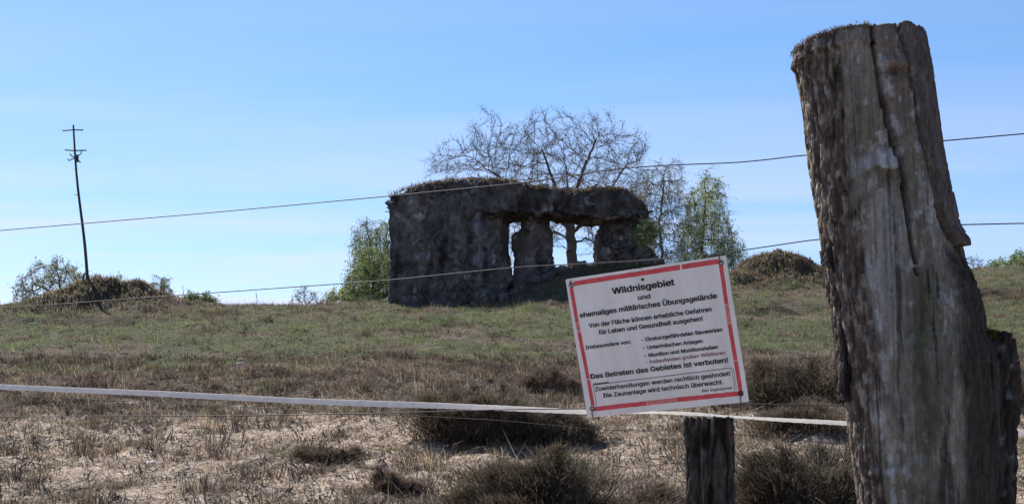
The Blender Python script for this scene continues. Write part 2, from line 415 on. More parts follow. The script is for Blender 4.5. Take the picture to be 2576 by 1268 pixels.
s_ = sm(0.30, 0.62, sand + 0.25 * fbm(pt * 4.3, 3))[..., None]; g_ = sm(0.25, 0.7, green)[..., None]
gc = LIT * (1 - g_) + GRN * g_
gc = gc * (1 + 0.35 * fbm(pt * 2.1 + 5, 3)[..., None])
gc = gc * (1 - s_) + SAND * s_ * (1 + 0.30 * fbm(pt * 5.0, 3)[..., None])
dm = np.zeros_like(GX)
for (cx, cy, rx, rf, rb, h, p) in MOUNDS:
    dm = np.maximum(dm, sm(0.05, 0.5, mound(GX, GY, cx, cy - 0.5, rx * 0.9, rf * 0.75, rb * 0.4, 1.0)))  # near mound faces darkened: bare soil, with backlit shade put into the colour
for c in [(5.15, 28.5, 0.65, 0.3, 0.3, 1.0), (9.6, 31.0, 1.6, 0.35, 0.4, 1.0), (-9.3, 28.8, 2.4, 0.4, 0.4, 0.8)]:
    dm = np.maximum(dm, mound(GX, GY, *c))
dm = np.clip(dm * (1.0 + 0.8 * fbm(pt * 1.7 + 9, 3)), 0, 1)[..., None]
gc = gc * (1 - dm) + DIRT_SHADE * dm
ny, nx = GX.shape
ii = np.arange(ny - 1)[:, None] * nx + np.arange(nx - 1)[None]
GF = np.stack([ii, ii + 1, ii + nx + 1, ii + nx], -1).reshape(-1, 4)
ground = obj('ground', fast_mesh('ground', np.stack([GX, GY, GZ], -1).reshape(-1, 3), GF, np.clip(gc, 0.01, 1).reshape(-1, 3)), M['ground'])
tag(ground, 'sandy heath hillside rising to the bunker', kind='structure')

# ------------------------------------------------------------------ grass and heath cover
def scatter(n, y0, y1, rng, margin=2.5):
    y = np.sqrt(rng.uniform(y0 ** 2, y1 ** 2, int(n)))
    x = rng.uniform(-1, 1, int(n)) * (0.372 * y + margin)
    return x, y
def in_bunker(x, y):
    return (x > -3.1) & (x < 0.0) & (y > 33.7) & (y < 36.6)
def cover(name, label, n, y0, y1, want, nb, h, spread, lean, w, pal, seed, mat, one=False):
    rng = np.random.default_rng(seed)
    x, y = scatter(n, y0, y1, rng)
    s, g = zones(x, y)
    cl_ = sm(-0.42, 0.22, fbm(xy0(x * 1.3, y * 1.3, 77.0 + seed), 3))
    keep = (rng.random(len(x)) < want(s, g, x, y) * (0.25 + 0.95 * cl_)) & ~in_bunker(x, y)
    x, y, s, g = x[keep], y[keep], s[keep], g[keep]
    m = len(x)
    sc = rng.lognormal(-0.05, 0.48, m)
    cnt = np.maximum(3, (nb * sc * rng.uniform(0.6, 1.4, m)).astype(int))
    idx = np.repeat(np.arange(m), cnt); k = len(idx)
    r = np.abs(rng.normal(0, 1, k)) * spread * sc[idx]; a = rng.uniform(0, 2 * math.pi, k)
    bx, by = x[idx] + r * np.cos(a), y[idx] + r * np.sin(a)
    base = np.stack([bx, by, H(bx, by) - 0.012], -1)
    hh = h * sc[idx] * rng.uniform(0.45, 1.25, k)
    az = a + rng.normal(0, 0.7, k)
    ln = np.abs(rng.normal(lean, lean * 0.5, k))
    ww = w * rng.uniform(0.6, 1.5, k)
    pal = np.array(pal); ci = rng.integers(0, len(pal), m)
    mixc = np.where(rng.random(k)[:, None] < 0.3, pal[rng.integers(0, len(pal), k)], pal[ci][idx]) * rng.uniform(0.7, 1.35, k)[:, None]
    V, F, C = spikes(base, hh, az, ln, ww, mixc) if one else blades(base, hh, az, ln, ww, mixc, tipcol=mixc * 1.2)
    o = obj(name, fast_mesh(name, V, F, C, False), mat)
    return tag(o, label, kind='stuff')
TAN = [(0.34, 0.27, 0.18), (0.27, 0.21, 0.145), (0.19, 0.145, 0.10), (0.31, 0.25, 0.185)]
BRN = [(0.155, 0.112, 0.085), (0.115, 0.085, 0.062), (0.18, 0.13, 0.102), (0.085, 0.066, 0.048)]
GRE = [(0.155, 0.21, 0.07), (0.20, 0.245, 0.10), (0.115, 0.16, 0.06), (0.22, 0.24, 0.12), (0.17, 0.15, 0.095)]
cover('dry_grass', 'tan dry grass tufts on the lower slope', 4800, 8.8, 20, lambda s, g, x, y: 0.72 - 0.25 * s, 19, 0.058, 0.055, 1.15, 0.0065, TAN, 1, M['grass'])
cover('brown_heath', 'low brown heath tufts on the lower slope', 7000, 8.8, 21, lambda s, g, x, y: (0.95 - 0.75 * s - 0.3 * g) * (0.72 + 0.28 * sm(12.5, 16, y)), 26, 0.066, 0.065, 0.9, 0.0085, BRN, 2, M['heath'])
cover('straw_litter', 'flat dead straw strewn over the sand', 16000, 8.8, 19, lambda s, g, x, y: 0.95 + 0 * s, 8, 0.085, 0.10, 1.9, 0.008, [(0.40, 0.32, 0.235), (0.33, 0.26, 0.19), (0.20, 0.155, 0.115), (0.42, 0.35, 0.27), (0.10, 0.08, 0.06)], 5, M['grass'], True)
cover('ground_litter', 'small dark heath crumbs and moss strewn over the sand', 34000, 8.8, 18.5, lambda s, g, x, y: 0.85 + 0 * s, 6, 0.034, 0.026, 1.1, 0.013, [(0.13, 0.10, 0.078), (0.09, 0.07, 0.055), (0.17, 0.13, 0.10), (0.11, 0.095, 0.065)], 8, M['heath'], True)
cover('upper_dry_grass', 'tan dry grass on the upper slope', 12000, 18, 39, lambda s, g, x, y: 0.80 - 0.35 * g, 14, 0.065, 0.065, 1.0, 0.011, TAN + BRN[:2], 6, M['grass'], True)
cover('upper_heath', 'low brown heath on the upper slope', 9000, 19, 39, lambda s, g, x, y: 0.85 - 0.62 * g, 20, 0.075, 0.07, 0.7, 0.012, BRN, 7, M['heath'], True)
cover('green_grass', 'short green grass on the upper slope', 24000, 16.5, 39, lambda s, g, x, y: 0.04 + 0.85 * g - 0.2 * s, 13, 0.07, 0.065, 0.9, 0.011, GRE, 3, M['grass'], True)
cover('dark_tussocks', 'low dark tussocks dotted over the upper slope', 900, 17, 37, lambda s, g, x, y: 0.6 + 0 * s, 46, 0.06, 0.11, 0.9, 0.013, [(0.075, 0.06, 0.045), (0.10, 0.075, 0.06), (0.08, 0.075, 0.045)], 9, M['heath'], True)
cover('sparse_green_tufts', 'scattered olive tufts on the bare sand', 500, 9, 18, lambda s, g, x, y: 0.5 + 0 * s, 26, 0.07, 0.05, 0.8, 0.0065, [(0.13, 0.15, 0.07), (0.16, 0.15, 0.08)], 4, M['grass'])

def mound_cover(name, label, i, n, seed, pal, h):
    cx, cy, rx, rf, rb, hh, p = MOUNDS[i]
    rng = np.random.default_rng(seed)
    x = cx + rng.normal(0, 0.62, n) * rx; y = cy + rng.normal(-0.15, 0.75, n) * rf
    keep = mound(x, y, *MOUNDS[i]) > 0.06
    x, y = x[keep], y[keep]; k = len(x)
    base = np.stack([x, y, H(x, y) - 0.02], -1)
    pal = np.array(pal); col = pal[rng.integers(0, len(pal), k)] * rng.uniform(0.6, 1.3, k)[:, None]
    az = np.where(rng.random(k) < 0.6, -math.pi / 2 + rng.normal(0, 0.8, k), rng.uniform(0, 6.28, k))
    V, F, C = blades(base, h * rng.lognormal(0, 0.4, k), az, np.abs(rng.normal(0.8, 0.4, k)), 0.016 * rng.uniform(0.6, 1.5, k), col, tipcol=col * 1.25)
    tag(obj(name, fast_mesh(name, V, F, C, False), M['grass']), label, kind='stuff')
mound_cover('mound_grass', 'brown grass hanging over the earth mound with the mast', 0, 6000, 51, BRN + TAN + [(0.13, 0.14, 0.07)] * 2, 0.075)
mound_cover('mound_grass', 'brown grass hanging over the mound between sign and trunk', 1, 5500, 52, BRN + TAN[:3] + [(0.12, 0.13, 0.06)], 0.07)

# ------------------------------------------------------------------ heather bushes
def heath_bush(name, label, px0, px1, ytop, ybase, n, seed, pal, flat=0.8, group='heather bushes on the slope', depth=0.85):
    rng = np.random.default_rng(seed); n = int(n * 1.9)
    c = ground_at((px0 + px1) / 2, ybase)
    k = c[1] / FPX
    rx = (px1 - px0) / 2 * k; hz = (ybase - ytop) * k * 1.25; ry = min(rx, 0.9) * depth
    root = empty(name, (c[0], c[1], H(c[0], c[1])), label, 'bush', group)
    # lobes make the outline uneven
    nl = 15
    la = rng.uniform(0, 6.28, nl); lr = np.sqrt(rng.random(nl)) * 0.88
    lc = np.stack([lr * np.cos(la), lr * np.sin(la)], -1); lh = rng.uniform(0.35, 1.05, nl) * (1 - 0.45 * lr)
    li = rng.integers(0, nl, n)
    th = rng.uniform(0, 6.28, n); rr = np.abs(rng.normal(0, 0.5, n)) * rng.uniform(0.40, 0.62, nl)[li]
    ux = lc[li, 0] + rr * np.cos(th); uy = lc[li, 1] + rr * np.sin(th)
    top = lh[li] * np.sqrt(np.clip(1 - (rr / 0.62) ** 2, 0.05, 1))
    bx, by = c[0] + ux * rx, c[1] + uy * ry
    gz = H(bx, by)
    f = rng.random(n) ** 0.55
    bz = gz + hz * top * f * 0.86
    base = np.stack([bx, by, bz], -1)
    az = np.arctan2(uy * ry, ux * rx) + rng.normal(0, 1.1, n)
    hh = rng.uniform(0.03, 0.095, n) * (0.7 + 0.6 * hz)
    pal = np.array(pal); pc = pal[rng.integers(0, len(pal), nl)][li]
    pc = np.where(rng.random(n)[:, None] < 0.45, pal[rng.integers(0, len(pal), n)], pc) * rng.uniform(0.65, 1.3, n)[:, None]
    upv = np.stack([ux * 0.7, uy * 0.7, np.full(n, 0.75)], -1) + rng.normal(0, 0.42, (n, 3)); upv /= np.linalg.norm(upv, axis=1)[:, None]
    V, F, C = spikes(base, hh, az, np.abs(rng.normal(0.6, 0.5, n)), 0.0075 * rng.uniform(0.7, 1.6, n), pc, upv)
    C.reshape(-1, 3, 3)[:, 2] += np.array([0.07, 0.052, 0.038]) * rng.uniform(0.2, 1.6, n)[:, None]  # tips lightened to brown: sunlight put into the twig colour
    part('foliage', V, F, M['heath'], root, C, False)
    segs = []
    for _ in range(26):
        a = rng.uniform(0, 6.28); r0 = rng.random() * 0.35; r1 = r0 + rng.uniform(0.1, 0.45)
        p0 = np.array([c[0] + r0 * rx * math.cos(a), c[1] + r0 * ry * math.sin(a), 0]); p0[2] = H(p0[0], p0[1]) - 0.03
        p2 = np.array([c[0] + r1 * rx * math.cos(a), c[1] + r1 * ry * math.sin(a), p0[2] + hz * rng.uniform(0.3, 0.62)])
        p1 = (p0 + p2) / 2 + rng.normal(0, 0.03, 3)
        segs.append(tube([p0, p1, p2], [0.010, 0.007, 0.003], 4))
    V, F = join(segs); part('stems', V, F, M['branch'], root, np.tile([0.07, 0.05, 0.04], (len(V), 1)))
HP = [(0.10, 0.078, 0.058), (0.13, 0.095, 0.072), (0.10, 0.084, 0.056), (0.07, 0.057, 0.042), (0.15, 0.108, 0.084), (0.105, 0.092, 0.06)]
HR = [(0.15, 0.105, 0.082), (0.125, 0.09, 0.07), (0.18, 0.13, 0.10), (0.10, 0.072, 0.055)]
heath_bush('heather_bush', 'large dark heather bush at the bottom edge left of the short post', 1085, 1700, 1125, 1300, 19000, 61, HP)
heath_bush('heather_bush', 'wide dark heather bush crossed by the white tape', 985, 1345, 950, 1110, 12000, 62, HP)
heath_bush('heather_bush', 'flat heather bush below the lower left corner of the sign', 1250, 1530, 1025, 1112, 9000, 63, HP)
heath_bush('heather_bush', 'brown heather bush between the sign and the thick trunk', 1825, 2240, 880, 1012, 19000, 64, HP)
heath_bush('heather_bush', 'dark heather bush between the short post and the thick trunk', 1825, 2330, 1085, 1300, 17000, 65, HP)
heath_bush('heather_bush', 'small heather bush behind the lower right edge of the trunk', 2500, 2690, 930, 1030, 4000, 66, HR)
heath_bush('heather_bush', 'low reddish heather bush just left of the sign', 1290, 1470, 920, 985, 4000, 67, HR)
heath_bush('heather_bush', 'low dark heather patch between the tape and the right fence wires', 1840, 2190, 1005, 1085, 8000, 68, HP)
heath_bush('heather_bush', 'flat dark heather clump in front of the sand strip at left centre', 750, 905, 1120, 1160, 2500, 69, HP + HR)
heath_bush('heather_bush', 'low brown heather clump near the bottom left of the wide bush', 905, 1060, 1175, 1230, 2500, 70, HR)

# ------------------------------------------------------------------ bunker ruin
k33 = 34.0
def bx_(px, d=34.0): return P(px, 634, d)[..., 0]
def bz_(py, d=34.0): return P(CX, py, d)[..., 2]
broot = empty('bunker_ruin', (float(bx_(1300)), 35.0, float(H(bx_(1300), 35.0))), 'dark ruined concrete bunker with broken open side on the hill crest', 'bunker')
def rock(name, S, root, amp=0.05, cell=0.45, seed=0.0, tone=(0.145, 0.131, 0.122), rings=8, parent=None, crack=0.05, var=0.3, mat='concrete', squash=1.0, streak=None):
    G = loft(S, rings); n = grid_normals(G)
    q = G + seed * 7.7
    d = amp * fbm(q * 1.3, 4) + amp * 0.9 * fbm(q * 4.0, 4)
    f1s, es, cs_ = worley(q * np.array([6.5, 6.5, 5.0]) + 0.5 * fbm(q * 3.0, 2)[..., None])
    d = d + amp * 0.9 * (cs_ - 0.5) - amp * 0.6 * (1 - sm(0, 0.18, es))
    f1, e, cid = worley(np.stack([q[..., 0] / cell, q[..., 1] / cell, q[..., 2] / (cell * squash)], -1) + 0.35 * fbm(q * 2.0, 2)[..., None])
    d = d + (cid - 0.5) * amp * 1.1 - crack * (1 - sm(0.0, 0.12, e)) * sm(-0.2, 0.25, fbm(q * 0.9 + 3, 2))
    # spalled hollows
    d = d - amp * 1.4 * sm(0.25, 0.6, fbm(q * 1.9 + 11, 3))
    fade = np.ones(len(G)); fade[0] = fade[-1] = 1
    G2 = G + n * d[..., None]
    tone = np.array(tone)
    c = tone * (1 + var * fbm(q * np.array([3.0, 3.0, 1.2]), 4)[..., None])
    pale = sm(0.42, 0.7, fbm(q * 2.4 + 40, 4) * 0.9 + 0.25 * perlin(q * 9))[..., None]
    c = c * (1 - pale) + np.array([0.32, 0.305, 0.295]) * pale
    dark = sm(0.25, 0.6, fbm(q * np.array([2.0, 2.0, 0.6]) + 60, 3))[..., None]
    c = c * (1 - 0.5 * dark) * (0.75 + 0.5 * cs_)[..., None]
    if streak is not None:
        c = streak(G, c, q)
    V = G2.reshape(-1, 3); F = loft_faces(*G.shape[:2])
    if parent is not None:
        return sub(name, V, F, M[mat], parent, root, np.clip(c, 0.015, 0.6).reshape(-1, 3), False)
    return part(name, V, F, M[mat], root, np.clip(c, 0.015, 0.6).reshape(-1, 3), False)
def resample(poly, n):
    p = np.array(poly, float); p = np.vstack([p, p[:1]])
    s = np.concatenate([[0], np.cumsum(np.linalg.norm(np.diff(p, axis=0), axis=1))])
    t = np.linspace(0, s[-1], n, endpoint=False)
    return np.stack([np.interp(t, s, p[:, k]) for k in range(p.shape[1])], -1)
def column(plan_fn, z0, z1, nz, nper):
    return np.array([np.column_stack([resample(plan_fn(t), nper), np.full(nper, z0 + (z1 - z0) * t)]) for t in np.linspace(0, 1, nz)])
xl, xc, xr = float(bx_(979)), float(bx_(1205)), float(bx_(1272))
def left_plan(t):
    b = 0.16 * (1 - t) ** 3                                     # wall foot spreads to the right where it has crumbled
    return [(xl, 33.95), (xc, 33.75), (xr + b * 2.2 * (t < 0.62) + 0.10 * (0.35 < t < 0.5), 34.55), (xr + 0.25 * (1 - t), 36.3), (xl + 0.1, 36.4)]
ztop_l = float(bz_(500)) ; zb = 4.3
def pale_run(G, c, q):
    px, py = project(G)
    n = fbm(q * 3.1 + 5, 4)
    f = np.exp(-((px - np.interp(py, [505, 530, 690], [1215, 1203, 1207]) + 7 * n) / 9) ** 2) * sm(505, 525, py) * (1 - sm(640, 700, py)) * np.clip(0.75 + 0.7 * n, 0, 1)
    f = f + 0.9 * np.exp(-(((px - 1222) / 14) ** 2 + ((py - 512) / 6) ** 2)) + 0.9 * np.exp(-(((px - 1253) / 7) ** 2 + ((py - 528) / 16) ** 2)) * (n > -0.1)
    for (ax, ay, w, h) in [(1034, 505, 4, 8), (1085, 505, 3, 4), (1052, 590, 3, 4), (1078, 640, 3, 12), (1050, 650, 6, 3), (1060, 690, 4, 6), (1000, 540, 6, 4), (1150, 600, 4, 4), (1240, 545, 5, 3)]:
        f = f + np.exp(-(((px - ax) / w) ** 2 + ((py - ay) / h) ** 2))
    f = np.clip(f, 0, 0.85)[..., None]
    return c * (1 - f) + np.array([0.33, 0.32, 0.325]) * f
wall = rock('wall', column(left_plan, zb, float(bz_(490)), 110, 380), broot, 0.04, 0.5, 1.0, squash=1.3, crack=0.06, var=0.5, streak=pale_run)
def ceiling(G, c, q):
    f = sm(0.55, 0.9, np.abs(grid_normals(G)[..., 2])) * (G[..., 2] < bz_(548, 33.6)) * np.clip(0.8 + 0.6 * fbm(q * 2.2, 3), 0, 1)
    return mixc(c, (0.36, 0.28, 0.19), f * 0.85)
# roof slab, lofted along x
tx = np.array([968, 975, 990, 1020, 1080, 1180, 1260, 1310, 1345, 1400, 1430, 1500, 1560, 1590, 1612, 1630, 1636])
ty = np.array([503, 493, 484, 470, 456, 446, 449, 458, 469, 472, 477, 472, 471, 484, 503, 520, 534])
bxp = np.array([968, 990, 1100, 1262, 1272, 1430, 1480, 1520, 1600, 1630, 1636]); byp = np.array([508, 512, 520, 533, 534, 537, 546, 551, 545, 540, 534])
sx = np.linspace(968, 1636, 170)
S = []
for p in sx:
    zt = float(bz_(np.interp(p, tx, ty), 34.2)); zbm = float(bz_(np.interp(p, bxp, byp), 33.6))
    X = float(bx_(p, 33.7)); y0 = np.interp(p, [968, 1205, 1262, 1300, 1640], [33.97, 33.79, 33.70, 33.62, 33.62]) + 0.10 * sm(1180, 1280, p) * perlin(np.array([[p * 0.02, 0.3, 0.1]]))[0]; y1 = np.interp(p, [968, 1260, 1300, 1500, 1640], [36.4, 36.3, 35.35, 35.1, 34.9])
    r = 0.30 * (zt - zbm)
    loop = [(y0 + 0.02, zbm), (y0, zbm + 0.2 * (zt - zbm)), (y0 + 0.02, zt - r), (y0 + 0.10, zt - 0.4 * r), (y0 + 0.35, zt - 0.05), (y0 + 0.6, zt), (y1 - 0.4, zt), (y1, zt - r), (y1, zbm)]
    q = resample(loop, 96)
    S.append(np.column_stack([np.full(96, X), q]))
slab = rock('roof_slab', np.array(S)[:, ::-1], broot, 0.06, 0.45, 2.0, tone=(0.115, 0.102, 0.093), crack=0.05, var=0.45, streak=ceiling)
def pillar(name, pts, y0, y1, seed, parent=None, zlow=5.4, amp=0.034):
    """pts: rows (py, left px, right px) from the top down, standing at distance about y0"""
    pts = np.array(pts, float)
    z = bz_(pts[:, 0], y0); o = np.argsort(z)
    zz = np.linspace(max(z.min(), 0), z.max(), 60)
    S = []
    for q in zz:
        l = np.interp(q, z[o], bx_(pts[o, 1], y0)); r = np.interp(q, z[o], bx_(pts[o, 2], y0))
        c = 0.10 * (r - l)
        S.append(np.column_stack([resample([(l + c, y0), (r - c, y0), (r, y0 + c), (r, y1 - c), (r - c, y1), (l + c, y1), (l, y1 - c), (l, y0 + c)], 110), np.full(110, q)]))
    return rock(name, np.array(S), broot, amp, 0.36, seed, tone=(0.135, 0.12, 0.112), parent=parent, squash=0.6, crack=0.085, var=0.45)
pillar('pillar', [(548, 1312, 1378), (572, 1312, 1384), (580, 1306, 1388), (586, 1289, 1390), (600, 1290, 1388), (640, 1295, 1392), (690, 1292, 1406), (740, 1288, 1420)], 34.45, 35.2, 3.0)
pillar('pillar', [(540, 1522, 1606), (570, 1512, 1608), (590, 1502, 1606), (640, 1498, 1612), (690, 1496, 1640), (740, 1486, 1650)], 34.25, 35.0, 4.0)
pillar('wall_stub', [(612, 1606, 1622), (628, 1598, 1642), (650, 1596, 1658), (700, 1594, 1672), (740, 1590, 1680)], 34.0, 35.0, 6.0)
# rubble blocks lying about the openings
rngb = np.random.default_rng(77)
def block_mesh(sx_, sy_, sz_, seed):
    rg = np.random.default_rng(seed)
    n, m = 7, 20; S = []
    for t in np.linspace(-1, 1, n):
        w = 1 - 0.18 * abs(t) ** 3
        th = np.arange(m) * 2 * math.pi / m
        c, s = np.cos(th), np.sin(th)
        S.append(np.stack([np.sign(c) * np.abs(c) ** 0.45 * sx_ * w, np.sign(s) * np.abs(s) ** 0.45 * sy_ * w, np.full(m, t * sz_)], -1))
    G = loft(np.array(S), 3); nn = grid_normals(G)
    return G + nn * (0.22 * min(sx_, sy_, sz_) * fbm(G / max(sx_, sz_) * 1.6 + rg.random(3) * 40, 3))[..., None]
for k, (px, py, s) in enumerate([(1345, 655, 14), (1372, 660, 12), (1388, 652, 11), (1405, 668, 13), (1290, 668, 12), (1276, 655, 13), (1460, 672, 12), (1625, 640, 15), (1648, 655, 13), (1300, 690, 15), (1420, 682, 12), (1268, 690, 13), (1660, 672, 12)]):
    c = P(px, py, 34.1); s = s * 34 / FPX
    c[2] = max(c[2], float(H(c[0], c[1])) + s * 0.4)
    c[2] = min(c[2], float(H(c[0], c[1])) + s * 0.8)
    G = block_mesh(s * rngb.uniform(0.9, 1.5), s * rngb.uniform(0.7, 1.2), s * rngb.uniform(0.6, 1.0), k)
    a, b = rngb.uniform(0, 6.28), rngb.normal(0, 0.35)
    Rz = np.array([[math.cos(a), -math.sin(a), 0], [math.sin(a), math.cos(a), 0], [0, 0, 1]]); Rx = np.array([[1, 0, 0], [0, math.cos(b), -math.sin(b)], [0, math.sin(b), math.cos(b)]])
    V = G.reshape(-1, 3) @ (Rz @ Rx).T + c
    part('rubble_block', V, loft_faces(*G.shape[:2]), M['concrete'], broot, np.tile(np.array([0.14, 0.13, 0.125]) * rngb.uniform(0.7, 1.3), (len(V), 1)), False)
# a bar of reinforcement sticking out of the left corner
V, F = tube([(xl + 0.1, 34.1, float(bz_(533))), (xl - 0.12, 34.05, float(bz_(531)))], 0.012, 5); part('rebar', V, F, M['rust'], broot)
# straw and grass on the roof, hanging over the front edge
rg = np.random.default_rng(78)
n = 2600
ppx = rg.uniform(974, 1630, n); yy = 33.62 + np.abs(rg.normal(0, 0.55, n)); yy = np.minimum(yy, 35.0)
zt = bz_(np.interp(ppx, tx, ty), 34.1)
slope = np.clip((yy - 33.62) / 0.7, 0, 1)
base = np.stack([bx_(ppx, 33.7), yy, zt - (1 - slope) * 0.16 + 0.0], -1)
col = np.array([(0.15, 0.105, 0.065), (0.10, 0.075, 0.05), (0.20, 0.15, 0.10), (0.075, 0.058, 0.042)])[rg.integers(0, 4, n)] * rg.uniform(0.6, 1.3, n)[:, None]
front = slope < 0.6
az = np.where(front, -math.pi / 2 + rg.normal(0.35, 0.7, n), rg.uniform(0, 6.28, n))
clump = 0.5 + 0.9 * np.clip(fbm(np.stack([ppx * 0.03, ppx * 0, yy * 3], -1), 2) + 0.3, 0, 1.2)
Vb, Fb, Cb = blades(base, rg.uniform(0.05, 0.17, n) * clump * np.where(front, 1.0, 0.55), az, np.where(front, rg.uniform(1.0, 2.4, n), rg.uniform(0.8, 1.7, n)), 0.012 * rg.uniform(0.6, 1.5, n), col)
tag(part('roof_straw', Vb, Fb, M['grass'], broot, Cb, False), kind='stuff')
# grass on the bank in front of the openings
n = 3500
x = rg.uniform(-0.6, 4.2, n); y = rg.uniform(32.4, 35.2, n)
base = np.stack([x, y, H(x, y) - 0.02], -1)
col = np.array(BRN + TAN[1:3] + GRE[:1])[rg.integers(0, 7, n)] * rg.uniform(0.6, 1.3, n)[:, None]
Vb, Fb, Cb = blades(base, rg.uniform(0.06, 0.2, n), rg.uniform(0, 6.28, n), rg.uniform(0.3, 1.3, n), 0.012 * rg.uniform(0.6, 1.5, n), col)
tag(obj('bank_grass', fast_mesh('bank_grass', Vb, Fb, Cb, False), M['grass']), 'rough grass on the bank below the bunker openings', kind='stuff')

# ------------------------------------------------------------------ trees
def inside(poly, x, y):
    poly = np.array(poly, float); r = np.zeros(len(x), bool); j = len(poly) - 1
    for i in range(len(poly)):
        xi, yi = poly[i]; xj, yj = poly[j]
        r ^= ((yi > y) != (yj > y)) & (x < (xj - xi) * (y - yi) / (yj - yi + 1e-9) + xi); j = i
    return r
def cloud(poly, d, dd, n, rng):
    """points in a crown: its outline, with depth"""
    p = np.array(poly, float); lo, hi = p.min(0), p.max(0)
    x = rng.uniform(lo[0], hi[0], n * 4); y = rng.uniform(lo[1], hi[1], n * 4)
    k = inside(poly, x, y); x, y = x[k][:n], y[k][:n]
    cx = (lo[0] + hi[0]) / 2; w = (hi[0] - lo[0]) / 2
    hd = dd * np.sqrt(np.clip(1 - ((x - cx) / (w * 1.1)) ** 2, 0.1, 1))
    q = P(x, y, d); q[:, 1] += rng.uniform(-1, 1, len(x)) * hd
    return q
def colonize(pts, stems, step, infl, kill, iters, rng, wob=0.25, lift=0.0):
    nodes, par = [], []
    for st in stems:
        for i, p in enumerate(st):
            nodes.append(np.array(p, float)); par.append(len(nodes) - 2 if i else -1)
    # stems after the first start at their nearest node
    o = 0
    for si, st in enumerate(stems):
        if si:
            dd = [np.linalg.norm(nodes[q] - nodes[o]) for q in range(o)]; par[o] = int(np.argmin(dd))
        o += len(st)
    alive = np.ones(len(pts), bool)
    for it in range(iters):
        kd = kdtree.KDTree(len(nodes))
        for i, p in enumerate(nodes): kd.insert(p, i)
        kd.balance()
        grow = {}
        for a in np.nonzero(alive)[0]:
            _, i, dist = kd.find(pts[a])
            if dist < kill: alive[a] = False
            elif dist < infl:
                v = pts[a] - nodes[i]; grow[i] = grow.get(i, 0) + v / (np.linalg.norm(v) + 1e-9)
        if not grow: break
        for i, v in grow.items():
            v = v / (np.linalg.norm(v) + 1e-9) + rng.normal(0, wob, 3) + np.array([0, 0, lift])
            if par[i] >= 0:
                e = nodes[i] - nodes[par[i]]; v = v + 0.35 * e / (np.linalg.norm(e) + 1e-9)
            v /= np.linalg.norm(v) + 1e-9
            nodes.append(nodes[i] + v * step); par.append(i)
    return np.array(nodes), np.array(par)
def radii(par, tip, e, rmax):
    r = np.zeros(len(par)); acc = np.zeros(len(par)); ch = np.zeros(len(par), int)
    for i in range(len(par) - 1, -1, -1):
        r[i] = tip if acc[i] == 0 else acc[i] ** (1 / e)
        if par[i] >= 0: acc[par[i]] += r[i] ** e
    return np.minimum(r, rmax)
def order_ok(nodes, par):
    return True
